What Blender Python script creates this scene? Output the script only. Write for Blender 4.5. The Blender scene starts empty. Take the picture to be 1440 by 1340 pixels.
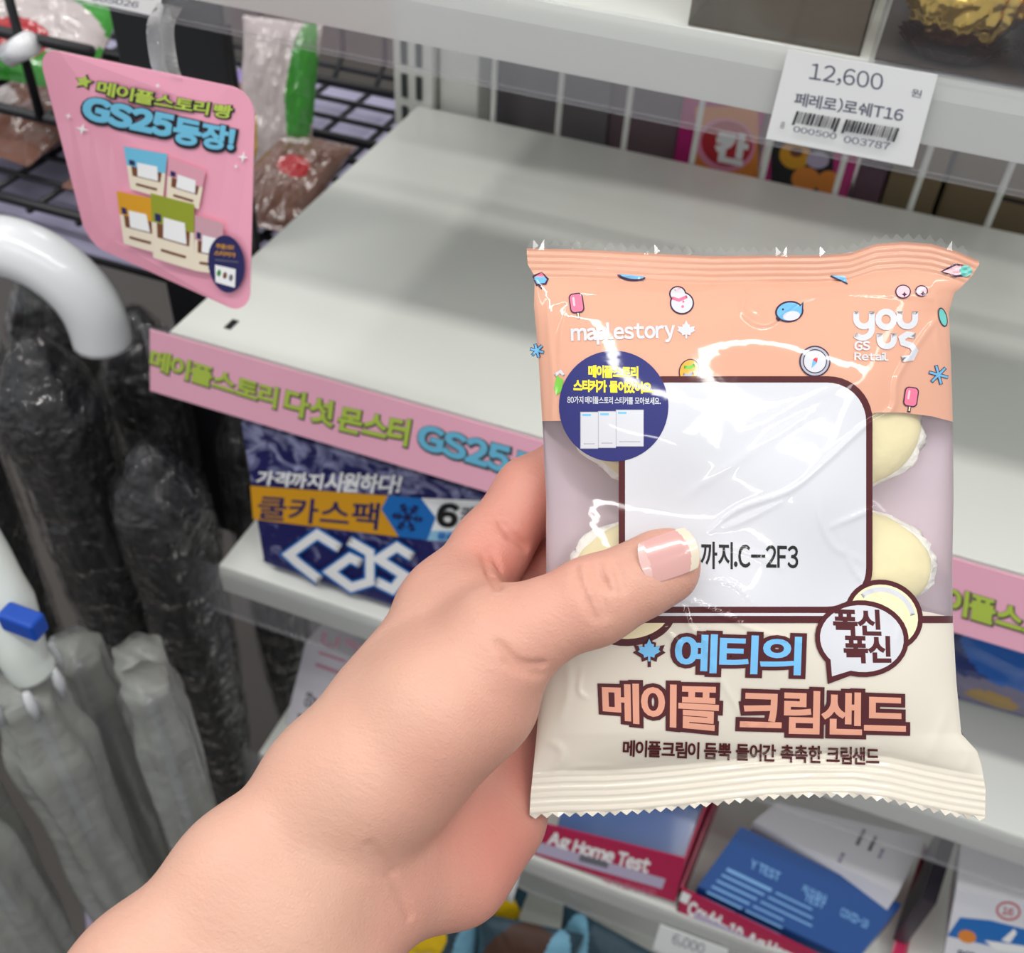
import bpy, bmesh, math, random
import numpy as np
from mathutils import Vector, Matrix, noise
from mathutils.geometry import tessellate_polygon

S = bpy.context.scene
COL = S.collection
random.seed(7)
rng = np.random.default_rng(7)

# ------------------------------------------------------------------ camera
# world: X along the shelf, Y into the shelf, Z up; metres; shelf front edge at y = YF
CR = np.array([[0.93431391, 0.35288233, 0.0503148],
               [0.27565363, -0.6258034, -0.7296473],
               [-0.22599247, 0.69558908, -0.68197012]])
FPX, CX, CY = 1458.0, 720.0, 670.0
CP = np.array([0, 0, 1.35])
cam = bpy.data.cameras.new('camera')
cam.sensor_fit = 'HORIZONTAL'; cam.sensor_width = 36; cam.lens = FPX / 1440 * 36
cam.clip_start = .01; cam.clip_end = 50
cam.dof.use_dof = True; cam.dof.focus_distance = .272; cam.dof.aperture_fstop = 21
camo = bpy.data.objects.new('camera', cam); COL.objects.link(camo)
camo.matrix_world = Matrix([[CR[0][i], -CR[1][i], -CR[2][i], CP[i]] for i in range(3)] + [[0, 0, 0, 1]])
S.camera = camo

# ------------------------------------------------------------------ world, lights, exposure
W = bpy.data.worlds.new('shop'); S.world = W; W.use_nodes = True
W.node_tree.nodes['Background'].inputs[0].default_value = (.93, .96, 1, 1)
W.node_tree.nodes['Background'].inputs[1].default_value = .56
S.view_settings.view_transform = 'Standard'; S.view_settings.look = 'None'
S.view_settings.gamma = 1; S.view_settings.use_curve_mapping = False
S.view_settings.exposure = 0.0
S.cycles.use_denoising = True
S.cycles.transparent_max_bounces = 16
S.cycles.max_bounces = 8


def lamp(name, loc, rot, sx, sy, power, col=(1, .98, .95)):
    l = bpy.data.lights.new(name, 'AREA'); l.shape = 'RECTANGLE'; l.size = sx; l.size_y = sy
    l.energy = power; l.color = col
    o = bpy.data.objects.new(name, l); COL.objects.link(o); o.location = loc; o.rotation_euler = rot
    return o


# fluorescent ceiling fittings along the aisle
lamp('ceiling_lamp', (-.1, -.33, 3.0), (0, 0, 0), 2.6, .10, 28)
lamp('ceiling_lamp', (1.2, .0, 3.0), (0, 0, 1.57), 2.4, .16, 14)
lamp('ceiling_lamp', (-1.4, .1, 3.0), (0, 0, 1.57), 2.4, .16, 12)
lamp('ceiling_lamp', (0, -2.0, 3.0), (0, 0, 0), 2.6, .10, 19)
lamp('ceiling_lamp', (.1, 2.2, 3.0), (0, 0, 0), 2.4, .16, 26)


# ------------------------------------------------------------------ helpers
def ray(px, py):
    return CR.T @ np.array([(px - CX) / FPX, (py - CY) / FPX, 1.0])


def on_y(px, py, y):
    d = ray(px, py); return CP + d * (y - CP[1]) / d[1]


def on_z(px, py, z):
    d = ray(px, py); return CP + d * (z - CP[2]) / d[2]


def at(px, py, dep):
    return CP + ray(px, py) * dep


def lin(c):
    c = np.array(c, float) / 255
    return tuple(np.where(c <= .04045, c / 12.92, ((c + .055) / 1.055) ** 2.4)) + (1,)


MATS = {}


def mat(name, rgb, rough=.5, metal=0, coat=0, spec=.5, bump=None, alpha=1, trans=0, sss=0, var=0, varscale=20, emit=0):
    if name in MATS: return MATS[name]
    m = bpy.data.materials.new(name); m.use_nodes = True
    nt = m.node_tree; b = nt.nodes['Principled BSDF']
    b.inputs['Base Color'].default_value = lin(rgb); b.inputs['Roughness'].default_value = rough
    b.inputs['Metallic'].default_value = metal; b.inputs['Specular IOR Level'].default_value = spec
    b.inputs['Coat Weight'].default_value = coat; b.inputs['Coat Roughness'].default_value = .06
    b.inputs['Alpha'].default_value = alpha; b.inputs['Transmission Weight'].default_value = trans
    if var or bump:
        tc = nt.nodes.new('ShaderNodeTexCoord')
    if var:
        n = nt.nodes.new('ShaderNodeTexNoise'); n.inputs['Scale'].default_value = varscale; n.inputs['Detail'].default_value = 4
        nt.links.new(tc.outputs['Object'], n.inputs['Vector'])
        mx = nt.nodes.new('ShaderNodeMix'); mx.data_type = 'RGBA'
        c = lin(rgb); mx.inputs[6].default_value = tuple(x * (1 - var) for x in c[:3]) + (1,)
        mx.inputs[7].default_value = tuple(min(1, x * (1 + var)) for x in c[:3]) + (1,)
        nt.links.new(n.outputs[0], mx.inputs[0]); nt.links.new(mx.outputs[2], b.inputs['Base Color'])
    if bump:
        sc, st, dist = bump
        n = nt.nodes.new('ShaderNodeTexNoise'); n.inputs['Scale'].default_value = sc; n.inputs['Detail'].default_value = 3
        nt.links.new(tc.outputs['Object'], n.inputs['Vector'])
        bp = nt.nodes.new('ShaderNodeBump'); bp.inputs['Strength'].default_value = st; bp.inputs['Distance'].default_value = dist
        nt.links.new(n.outputs[0], bp.inputs['Height']); nt.links.new(bp.outputs[0], b.inputs['Normal'])
        if coat: nt.links.new(bp.outputs[0], b.inputs['Coat Normal'])
    MATS[name] = m
    return m


def film(name, tint=(255, 255, 255), opac=.06, rough=.06, bump=None, haze=(230, 228, 232), gl=1.0):
    """clear plastic: mostly see-through, a little haze, glossy by angle"""
    if name in MATS: return MATS[name]
    m = bpy.data.materials.new(name); m.use_nodes = True
    nt = m.node_tree; nt.nodes.clear()
    out = nt.nodes.new('ShaderNodeOutputMaterial')
    tr = nt.nodes.new('ShaderNodeBsdfTransparent'); tr.inputs[0].default_value = lin(tint)
    df = nt.nodes.new('ShaderNodeBsdfDiffuse'); df.inputs[0].default_value = lin(haze)
    gg = nt.nodes.new('ShaderNodeBsdfGlossy'); gg.inputs['Roughness'].default_value = rough
    m1 = nt.nodes.new('ShaderNodeMixShader'); m1.inputs[0].default_value = opac
    m2 = nt.nodes.new('ShaderNodeMixShader')
    fr = nt.nodes.new('ShaderNodeFresnel'); ge = nt.nodes.new('ShaderNodeNewGeometry')
    ir = nt.nodes.new('ShaderNodeMapRange'); ir.inputs[3].default_value = 1.5; ir.inputs[4].default_value = 1 / 1.5
    nt.links.new(ge.outputs['Backfacing'], ir.inputs[0]); nt.links.new(ir.outputs[0], fr.inputs[0])
    mm = nt.nodes.new('ShaderNodeMath'); mm.operation = 'MULTIPLY'; mm.inputs[1].default_value = gl
    L = nt.links.new
    L(tr.outputs[0], m1.inputs[1]); L(df.outputs[0], m1.inputs[2]); L(m1.outputs[0], m2.inputs[1])
    L(gg.outputs[0], m2.inputs[2]); L(fr.outputs[0], mm.inputs[0]); L(mm.outputs[0], m2.inputs[0]); L(m2.outputs[0], out.inputs[0])
    if bump:
        tc = nt.nodes.new('ShaderNodeTexCoord'); n = nt.nodes.new('ShaderNodeTexNoise')
        n.inputs['Scale'].default_value = bump[0]; n.inputs['Detail'].default_value = 3
        L(tc.outputs['Object'], n.inputs['Vector'])
        bp = nt.nodes.new('ShaderNodeBump'); bp.inputs['Strength'].default_value = bump[1]; bp.inputs['Distance'].default_value = bump[2]
        L(n.outputs[0], bp.inputs['Height']); L(bp.outputs[0], gg.inputs['Normal']); L(bp.outputs[0], fr.inputs['Normal']); L(bp.outputs[0], df.inputs['Normal'])
    MATS[name] = m
    return m


def tag(o, label=None, cat=None, group=None, kind=None):
    if label: o['label'] = label
    if cat: o['category'] = cat
    if group: o['group'] = group
    if kind: o['kind'] = kind
    return o


def empty(name, loc, label=None, cat=None, group=None):
    o = bpy.data.objects.new(name, None); COL.objects.link(o); o.location = Vector(loc); o.empty_display_size = .02
    return tag(o, label, cat, group)


def obj(name, verts, faces, mats, parent=None, fm=None, smooth=False, origin=None, label=None):
    """one mesh object from world-space verts"""
    v = np.asarray(verts, float).reshape(-1, 3)
    if origin is None:
        origin = np.array(parent.location) if parent is not None and parent.type == 'EMPTY' else np.array([v[:, 0].mean(), v[:, 1].mean(), v[:, 2].min()])
    origin = np.asarray(origin, float)
    me = bpy.data.meshes.new(name); me.from_pydata((v - origin).tolist(), [], [list(map(int, f)) for f in faces])
    if not isinstance(mats, (list, tuple)): mats = [mats]
    for m in mats: me.materials.append(m)
    if fm is not None: me.polygons.foreach_set('material_index', np.asarray(fm, np.int32))
    if smooth: me.polygons.foreach_set('use_smooth', np.ones(len(me.polygons), bool))
    me.update()
    o = bpy.data.objects.new(name, me); COL.objects.link(o)
    if parent is not None:
        o.parent = parent
        pw = world_loc(parent); o.location = Vector(origin) - Vector(pw)
    else:
        o.location = Vector(origin)
    if label: o['label'] = label
    return o


def world_loc(o):
    l = Vector(o.location)
    while o.parent is not None:
        o = o.parent; l = l + o.location
    return l


class MB:
    """collects pieces into one mesh"""
    def __init__(self): self.v = []; self.f = []; self.m = []
    def add(self, v, f, m=0):
        b = len(self.v); self.v += [tuple(map(float, p)) for p in v]; self.f += [[i + b for i in q] for q in f]; self.m += [m] * len(f); return self
    def box(self, lo, hi, m=0, bev=0):
        if bev:
            bm = bmesh.new(); bmesh.ops.create_cube(bm, size=1)
            c = [(a + b) / 2 for a, b in zip(lo, hi)]; s = [b - a for a, b in zip(lo, hi)]
            for q in bm.verts: q.co = Vector((q.co.x * s[0] + c[0], q.co.y * s[1] + c[1], q.co.z * s[2] + c[2]))
            bmesh.ops.bevel(bm, geom=bm.edges[:], offset=bev, segments=3, affect='EDGES', profile=.5)
            bm.verts.index_update()
            self.add([q.co[:] for q in bm.verts], [[q.index for q in p.verts] for p in bm.faces], m); bm.free(); return self
        x0, y0, z0 = lo; x1, y1, z1 = hi
        self.add([(x0, y0, z0), (x1, y0, z0), (x1, y1, z0), (x0, y1, z0), (x0, y0, z1), (x1, y0, z1), (x1, y1, z1), (x0, y1, z1)],
                 [(3, 2, 1, 0), (4, 5, 6, 7), (0, 1, 5, 4), (1, 2, 6, 5), (2, 3, 7, 6), (3, 0, 4, 7)], m); return self
    def tube(self, pts, r, n=8, m=0, cap=True, prof=None):
        pts = [Vector(p) for p in pts]; N = len(pts); rs = r if hasattr(r, '__len__') else [r] * N
        up = Vector((.13, .31, .94)); ring = []; V = []
        for i, p in enumerate(pts):
            t = (pts[min(i + 1, N - 1)] - pts[max(i - 1, 0)]).normalized()
            a = (up - t * up.dot(t)); a = a.normalized() if a.length > 1e-4 else t.orthogonal().normalized()
            up = a; b = t.cross(a)
            for k in range(n):
                th = 2 * math.pi * k / n; q = rs[i] * (prof(i, th) if prof else 1)
                V.append(p + (a * math.cos(th) + b * math.sin(th)) * q)
        F = [(i * n + k, i * n + (k + 1) % n, (i + 1) * n + (k + 1) % n, (i + 1) * n + k) for i in range(N - 1) for k in range(n)]
        if cap: F += [list(range(n - 1, -1, -1)), list(range((N - 1) * n, N * n))]
        self.add(V, F, m); return self
    def hexa(self, c8, m=0):
        """8 corners: front TL TR BR BL then back TL TR BR BL"""
        self.add(c8, [(3, 2, 1, 0), (4, 5, 6, 7), (0, 1, 5, 4), (1, 2, 6, 5), (2, 3, 7, 6), (3, 0, 4, 7)], m); return self
    def build(self, name, mats, parent=None, smooth=False, origin=None, label=None):
        return obj(name, self.v, self.f, mats, parent, self.m, smooth, origin, label)


def catmull(P, n=8):
    P = [np.array(p, float) for p in P]; Q = [2 * P[0] - P[1]] + P + [2 * P[-1] - P[-2]]; out = []
    for i in range(1, len(Q) - 2):
        a, b, c, d = Q[i - 1:i + 3]
        for t in np.linspace(0, 1, n, endpoint=False):
            out.append(.5 * (2 * b + (c - a) * t + (2 * a - 5 * b + 4 * c - d) * t * t + (3 * b - a - 3 * c + d) * t ** 3))
    out.append(P[-1]); return out


# ------------------------------------------------------------------ printing: 2-D shapes laid on a surface
TXT = {}


def glyph(ch, bold):
    k = (ch, round(bold, 4))
    if k in TXT: return TXT[k]
    cu = bpy.data.curves.new('t', 'FONT'); cu.body = ch; cu.resolution_u = 4
    cu.bevel_depth = bold; cu.bevel_resolution = 1
    o = bpy.data.objects.new('t', cu); COL.objects.link(o)
    dg = bpy.context.evaluated_depsgraph_get(); me = bpy.data.meshes.new_from_object(o.evaluated_get(dg))
    v = np.array([q.co[:] for q in me.vertices]).reshape(-1, 3)
    F = [list(p.vertices) for p in me.polygons if p.normal.z > .02]
    bpy.data.objects.remove(o); bpy.data.curves.remove(cu); bpy.data.meshes.remove(me)
    v[:, 2] = v[:, 2] / max(bold, 1e-6) if bold > 0 else 1
    TXT[k] = (v, F)
    return TXT[k]


def text2d(body, bold, gap=.075):
    """lay a line of writing glyph by glyph; latin letters and digits in their wide sans form"""
    x = 0; V = []; F = []; n = 0
    for ch in body:
        if ch == ' ': x += .26; continue
        c = chr(ord(ch) + 0xFEE0) if 33 <= ord(ch) <= 126 else ch
        b0 = glyph(c, 0)[0]; lo, hi = b0[:, 0].min(), b0[:, 0].max()
        v, f = glyph(c, bold)
        V.append(v + np.array([x - lo, 0, 0])); F += [[i + n for i in q] for q in f]; n += len(v)
        x += hi - lo + (gap if ord(ch) < 127 else .10)
    return np.vstack(V), F


def rrect(x0, y0, x1, y1, r, n=6):
    P = []
    for cx, cy, a in ((x1 - r, y0 + r, -90), (x1 - r, y1 - r, 0), (x0 + r, y1 - r, 90), (x0 + r, y0 + r, 180)):
        for i in range(n + 1):
            t = math.radians(a + 90 * i / n); P.append((cx + r * math.cos(t), cy + r * math.sin(t)))
    return P


def ell(cx, cy, rx, ry=None, rot=0, n=36, a0=0, a1=360):
    ry = ry or rx; c, s = math.cos(math.radians(rot)), math.sin(math.radians(rot)); P = []
    for i in range(n if a1 - a0 >= 360 else n + 1):
        t = math.radians(a0 + (a1 - a0) * i / n); x, y = rx * math.cos(t), ry * math.sin(t)
        P.append((cx + x * c - y * s, cy + x * s + y * c))
    return P


def star(cx, cy, r, ri, n=5, rot=-90):
    return [(cx + (r if i % 2 == 0 else ri) * math.cos(math.radians(rot + i * 180 / n)), cy + (r if i % 2 == 0 else ri) * math.sin(math.radians(rot + i * 180 / n))) for i in range(2 * n)]


def leaf(cx, cy, s):
    H = [(0, -1), (.2, -.55), (.42, -.5), (.4, -.25), (.95, -.35), (.82, -.02), (1, .12), (.5, .42), (.45, .68), (.1, .55), (.1, 1), (-.1, 1), (-.1, .55),
         (-.45, .68), (-.5, .42), (-1, .12), (-.82, -.02), (-.95, -.35), (-.4, -.25), (-.42, -.5), (-.2, -.55)]
    return [(cx + x * s, cy + y * s) for x, y in H]


def strokepoly(P, w, closed=False, rnd=True):
    """one mitred ribbon along a polyline, with round ends; no face lies over another"""
    P = [np.array(p, float)[:2] for p in P]
    Q = [P[0]]
    for p in P[1:]:
        if np.linalg.norm(p - Q[-1]) > 1e-4: Q.append(p)
    if closed and np.linalg.norm(Q[0] - Q[-1]) < 1e-4: Q.pop()
    P = Q; n = len(P); V, F = [], []; h = w / 2
    def nrm(a, b): d = b - a; return np.array([-d[1], d[0]]) / np.linalg.norm(d)
    for i in range(n):
        a = nrm(P[i - 1], P[i]) if (i > 0 or closed) else None; b = nrm(P[i], P[(i + 1) % n]) if (i < n - 1 or closed) else None
        if a is None: m = b * h
        elif b is None: m = a * h
        else:
            m = a + b; l = np.linalg.norm(m); m = a * h if l < .3 else m / l * h / max(.55, l / 2)
        V += [P[i] + m, P[i] - m]
    for i in range(n if closed else n - 1):
        j = (i + 1) % n; F.append([2 * i, 2 * j, 2 * j + 1, 2 * i + 1])
    if rnd and not closed:
        for i, (u, o) in ((0, (1, 0)), (n - 1, (2 * n - 2, 2 * n - 1))):
            c = P[i]; r = V[u] - c; base = len(V); a0 = math.atan2(r[1], r[0])
            V += [c + h * np.array([math.cos(a0 + k * math.pi / 6), math.sin(a0 + k * math.pi / 6)]) for k in range(1, 6)]
            F.append([u] + list(range(base, base + 5)) + [o])
    return V, F


def lattice(V, F, s):
    """cut flat faces along a triangular lattice so that every layer bends along the same lines"""
    polys = []; V = [(float(p[0]), float(p[1]), float(p[2]) if len(p) > 2 else 0.) for p in V]
    for f in F:
        for k in range(1, len(f) - 1): polys.append([V[f[0]], V[f[k]], V[f[k + 1]]])
    for ax, ay in ((1, 0), (0, 1), (1, 1)):
        out = []
        for P in polys:
            d = [(ax * p[0] + ay * p[1]) / s for p in P]; k0, k1 = math.floor(min(d) + 1e-6) + 1, math.ceil(max(d) - 1e-6) - 1
            for k in range(k0, k1 + 1):
                lo, hi = [], []; n = len(P)
                for i in range(n):
                    p, q, a, b = P[i], P[(i + 1) % n], d[i] - k, d[(i + 1) % n] - k
                    if a <= 1e-7: lo.append(p)
                    if a >= -1e-7: hi.append(p)
                    if (a < -1e-7 and b > 1e-7) or (a > 1e-7 and b < -1e-7):
                        t = a / (a - b); c = (p[0] + (q[0] - p[0]) * t, p[1] + (q[1] - p[1]) * t, p[2] + (q[2] - p[2]) * t); lo.append(c); hi.append(c)
                if len(lo) > 2: out.append(lo)
                P = hi; d = [(ax * p[0] + ay * p[1]) / s for p in P]
                if len(P) < 3: break
            if len(P) > 2: out.append(P)
        polys = out
    idx = {}; VV = []; FF = []
    for P in polys:
        f = []
        for p in P:
            k = (round(p[0] * 200), round(p[1] * 200), round(p[2] * 40))
            if k not in idx: idx[k] = len(VV); VV.append(p)
            if not f or f[-1] != idx[k]: f.append(idx[k])
        if len(f) > 1 and f[0] == f[-1]: f.pop()
        if len(set(f)) == len(f) and len(f) > 2: FF.append(f)
    return VV, FF


class Art:
    """flat print: each call adds one layer, a hair further out than the last"""
    def __init__(self, surf, step=4e-5, base=8e-5, maxlen=None):
        self.s = surf; self.off = base; self.step = step; self.v = []; self.f = []; self.m = []; self.mats = []; self.maxlen = maxlen
    def raw(self, V, F, m):
        if self.maxlen: V, F = lattice(V, F, self.maxlen)
        if m not in self.mats: self.mats.append(m)
        i = self.mats.index(m); b = len(self.v)
        hs = np.array([p[2] if len(p) > 2 else 0. for p in V]) * self.step * .7
        if hasattr(self.s, 'many'): self.v += list(self.s.many(np.array([p[:2] for p in V], float), self.off + hs))
        else: self.v += [self.s(p[0], p[1], self.off + h) for p, h in zip(V, hs)]
        self.f += [[k + b for k in q] for q in F]; self.m += [i] * len(F); self.off += self.step
        return self
    def poly(self, P, m):
        T = tessellate_polygon([[Vector((p[0], p[1], 0)) for p in P]])
        return self.raw(P, T, m)
    def out(self, P, m, om, w):
        V, F = strokepoly(P, w, True)
        self.poly(P, m); self.raw(V, F, om); return self
    def line(self, P, w, m, closed=False, rnd=True):
        V, F = strokepoly(P, w, closed, rnd); return self.raw(V, F, m)
    def text(self, body, quad, layers):
        """quad: TL TR BR BL; layers: (boldness, material) outermost first, optional shift"""
        v0 = text2d(body, 0)[0][:, :2]; lo, hi = v0.min(0), v0.max(0)
        TL, TR, BR, BL = [np.array(q, float) for q in quad]
        for L in layers:
            v, F = text2d(body, L[0])
            u = ((v[:, 0] - lo[0]) / (hi[0] - lo[0]))[:, None]; w = ((v[:, 1] - lo[1]) / (hi[1] - lo[1]))[:, None]
            P = BL * (1 - u) * (1 - w) + BR * u * (1 - w) + TL * (1 - u) * w + TR * u * w
            if len(L) > 2: P = P + np.array(L[2])
            self.raw(np.hstack([P, v[:, 2:3]]), F, L[1])
        return self
    def build(self, name, parent, label=None):
        return obj(name, self.v, self.f, self.mats, parent, self.m, bool(self.maxlen), None, label)


def box2(x0, y0, x1, y1): return [(x0, y0), (x1, y0), (x1, y1), (x0, y1)]


def plane_surf(p, n):
    """pixel -> point on the plane through p with normal n (towards the viewer)"""
    p = np.asarray(p, float); n = np.asarray(n, float); n = n / np.linalg.norm(n)
    def s(x, y, off):
        d = ray(x, y); q = p + n * off; return CP + d * ((q - CP) @ n) / (d @ n)
    return s


def pm(name, rgb, rough=.45, coat=0): return mat('ink_' + name, rgb, rough, coat=coat)


INK = dict(white=pm('white', (246, 246, 246)), black=pm('black', (18, 18, 22)), grey=pm('grey', (110, 110, 120)), lime=pm('lime', (186, 208, 84)),
           dark=pm('dark_outline', (52, 52, 58)), sky=pm('sky', (112, 194, 226)), slate=pm('slate', (72, 82, 92)), navy=pm('navy', (32, 30, 88)),
           yellow=pm('yellow', (246, 214, 40)), amber=pm('amber', (222, 158, 28)), pink=pm('pink', (236, 150, 182)), red=pm('red', (190, 40, 50)),
           blue=pm('blue', (24, 110, 190)), orange=pm('orange', (232, 140, 50)), olive=pm('olive', (150, 160, 40)), cream=pm('cream', (240, 228, 205)),
           brown=pm('brown', (120, 70, 40)), lilac=pm('lilac', (190, 180, 205)), green=pm('green', (50, 140, 40)), paleblue=pm('pale_blue', (150, 200, 230)))

YF = .4635
white_metal = mat('white_shelf_paint', (222, 224, 217), .33, spec=.5, var=.03, varscale=6)
clear_rail = film('clear_rail', opac=.07, haze=(222, 222, 230), rough=.12, gl=1.3)
# ------------------------------------------------------------------ setting
MB().box((-3, -2, -.05), (3, 4, 0)).build('floor', mat('floor_tile', (74, 68, 64), .3, var=.15, varscale=8))
bpy.data.objects['floor']['kind'] = 'structure'
tag(MB().box((-3, 3.9, 0), (3, 4, 2.7)).build('wall_back', mat('wall_paint', (205, 203, 196), .6)), kind='structure')
#@SHELVES
X0, X1, YB = -.402, .62, .872


def shelf(z, lip, rail, label, y0=YF, glossy=False):
    e = empty('shelf', ((X0 + X1) / 2, y0, z - .035), label, 'shelf', 'white gondola shelves')
    b = MB(); b.box((X0, y0 + .004, z - .004), (X1, YB, z), 0, .0012)
    b.box((X0, y0 + .010, z - .03), (X0 + .003, YB, z - .004)); b.box((X1 - .003, y0 + .010, z - .03), (X1, YB, z - .004))
    b.build('board', mat('shelf_top_paint', (226, 228, 221), .28, spec=.6, bump=(9, .12, .004)), e)
    l = MB(); l.add([(X0, y0 + .004, z), (X1, y0 + .004, z), (X1, y0 + .0022, z - .010), (X0, y0 + .0022, z - .010),
                     (X0, y0 + .0035, z - lip), (X1, y0 + .0035, z - lip), (X1, y0 + .02, z - lip), (X0, y0 + .02, z - lip)],
                    [(3, 2, 1, 0), (4, 5, 2, 3), (7, 6, 5, 4)]); l.build('front_lip', white_metal, e)
    r = MB(); r.box((X0 - .02, y0, z - rail), (X1, y0 + .0012, z + .002)); r.box((X0 - .02, y0 - .0008, z - rail - .0022), (X1, y0 + .0016, z - rail))
    r.build('price_rail', clear_rail, e)
    h = MB()
    h.box((X0 + .031, y0 + .022, z - .001), (X0 + .036, y0 + .033, z + .0006))
    h.build('slot', mat('slot_black', (12, 12, 12), .6), e)
    return e


shelf(1.45, .030, .04, 'upper white metal shelf above the gold chocolates', YF + .03)
shelf(1.187, .030, .0405, 'topmost white metal shelf carrying the gold chocolates, behind a clear price rail')
shelf(.932, .033, .054, 'empty white metal shelf with the pink promotional strip along its front edge')
shelf(.697, .032, .058, 'white metal shelf that the blue beer pack stands on')
shelf(.412, .032, .060, 'low white metal shelf carrying the blue and crimson home test boxes')
shelf(.130, .032, .060, 'lowest white metal shelf carrying the blue and yellow snack bags')

# slotted upright at the back corner
e = empty('upright_post', (-.40, YB + .02, 0), 'white slotted metal upright post at the back corner of the empty shelf', 'post')
MB().box((-.428, YB + .002, 0), (-.388, YB + .04, 1.6), 0, .002).build('post_body', white_metal, e)
MB().box((-.386, YB + .012, 0), (-.346, YB + .045, 1.6), 0, .002).build('post_wing', white_metal, e)
sl = MB()
for k in range(22):
    for x in (-.4165, -.4015): sl.box((x - .003, YB + .0005, .72 + .031 * k), (x + .003, YB + .003, .742 + .031 * k))
sl.build('slot_column', mat('slot_shadow', (58, 66, 62), .7), e)

# white wire back panel
w = MB()
for k in range(15):
    x = -.328 + .0637 * k; w.tube([(x, YB + .006, .02), (x, YB + .006, 1.5)], .0027, 8)
for z in (.1, .42, .68, 1.16, 1.45): w.tube([(-.345, YB + .011, z), (.58, YB + .011, z)], .0027, 8)
tag(w.build('wire_back_grid', white_metal, None, True), 'white wire grid panel along the back of the shelves', 'panel')

# goods of the neighbouring aisle seen through the wires
fs = MB().box((-.36, YB + .03, .86), (.62, YB + .40, .885)).build('far_shelf', mat('far_shelf_paint', (150, 148, 144), .5))
tag(fs, 'shelf of the next aisle behind the white wire panel', 'shelf')


def carton(name, px0, px1, top, y, dep, m, label, cat, zb=.885):
    a = on_y(px0, 200, y)[0]; b = on_y(px1, 200, y)[0]
    return tag(MB().box((a, y, zb), (b, y + dep, top), 0, .002).build(name, m), label, cat)


carton('carton', 700, 850, 1.12, YB + .05, .1, mat('grey_board', (112, 108, 110), .6), 'plain grey carton behind the wires beside the slotted post', 'carton')
carton('carton', 852, 952, 1.12, YB + .055, .1, mat('dull_mauve_board', (112, 92, 98), .6), 'dull mauve carton behind the wires beside the magenta candy box', 'carton')
carton('carton', 1219, 1262, 1.12, YB + .05, .1, mat('dusky_board', (92, 66, 78), .6), 'dark purple carton behind the wires between candy box and brown cartons', 'carton')
carton('carton', 1266, 1345, 1.1, YB + .05, .12, mat('kraft_board', (120, 104, 76), .75, var=.1), 'kraft brown carton behind the wires next to the dark purple one', 'carton')
c = carton('carton', 1352, 1520, 1.1, YB + .06, .12, mat('kraft_board', (120, 104, 76)), 'kraft brown carton with a black printed line behind the wires', 'carton')
ar = Art(plane_surf((0, YB + .06, 0), (0, -1, 0)))
ar.line([(1398, 276), (1450, 288)], 6, INK['black'], rnd=False); ar.build('printed_line', c)
e = carton('candy_box', 951, 1066, 1.1, YB + .05, .08, mat('magenta_card', (190, 40, 120), .35), 'magenta candy box with a red oval, behind the wires under the price tag', 'box')
ar = Art(plane_surf((0, YB + .05, 0), (0, -1, 0)))
ar.poly(box2(978, 150, 1066, 260), INK['orange']); ar.poly(ell(1020, 204, 42, 37, 12), INK['pink']); ar.poly(ell(1022, 202, 36, 32, 12), INK['red'])
ar.text('칸', [(1012, 184), (1052, 192), (1046, 232), (1006, 224)], [(.06, INK['white'])])
ar.build('printed_front', e)
e = carton('candy_box', 1082, 1214, 1.1, YB + .052, .08, mat('magenta_card', (190, 40, 120)), 'magenta candy box with black panel and orange discs, behind the wires', 'box')
ar = Art(plane_surf((0, YB + .052, 0), (0, -1, 0)))
ar.poly(box2(1084, 150, 1172, 300), INK['black']); ar.poly(ell(1118, 218, 22, 20), INK['amber']); ar.poly(ell(1120, 214, 9, 7), INK['brown'])
ar.poly(ell(1133, 252, 20, 17), INK['orange']); ar.poly(ell(1165, 258, 17, 18), INK['orange']); ar.poly(ell(1150, 225, 16, 12), INK['lilac'])
ar.build('printed_front', e)
p = MB().box((-.352, YB + .055, .885), (-.335, YB + .075, 1.12), 0, .002).build('metal_divider', mat('steel', (150, 150, 165), .25, 1))
tag(p, 'small steel divider behind the white slotted post', 'divider')

# ------------------------------------------------------------------ price tags, promotional strip, poster
paper = mat('tag_paper', (240, 241, 240), .35, coat=.4)


def price_tag(quad, y, label, group='paper price tags'):
    V = [on_y(q[0], q[1], y) for q in quad]; B = [v + np.array([0, .0006, 0]) for v in V]
    e = empty('price_tag', (np.mean([v[0] for v in V]), y, min(v[2] for v in V)), label, 'price tag', group)
    MB().hexa(V + B).build('tag_card', paper, e)
    return e, Art(plane_surf((0, y, 0), (0, -1, 0)))


greyink = pm('tag_grey', (92, 94, 116))
e, ar = price_tag([(1108, 70), (1319, 105.5), (1284, 235), (1077, 195)], YF - .0016, 'white price tag reading 12,600 with a barcode on the topmost rail')
ar.text('12,600', [(1141, 88), (1243, 104), (1240, 130), (1137, 114)], [(.0, greyink)])
ar.text('원', [(1283, 124), (1297, 127), (1295, 138), (1280, 135)], [(.0, greyink)])
ar.text('페레로)로쉐T16', [(1120, 129), (1272, 152), (1268, 172), (1116, 148)], [(.012, greyink)])
bw = random.Random(3); t = 0
while t < 1:
    wd = bw.choice([.008, .008, .016, .024])
    if t > .03 and abs(t - .47) > .02:
        def q(s, dn): return (1114 + 148 * s - 6 * dn, 155 + 25 * s + 16 * dn)
        ln = 1.2 if t < .06 or t > .94 or abs(t - .47) < .05 else 1
        ar.poly([q(t, 0), q(t + wd, 0), q(t + wd, ln), q(t, ln)], INK['dark'])
    t += wd + bw.choice([.008, .016, .012])
ar.text('8', [(1099, 171), (1104, 172), (1102, 181), (1097, 180)], [(.01, greyink)])
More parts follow.
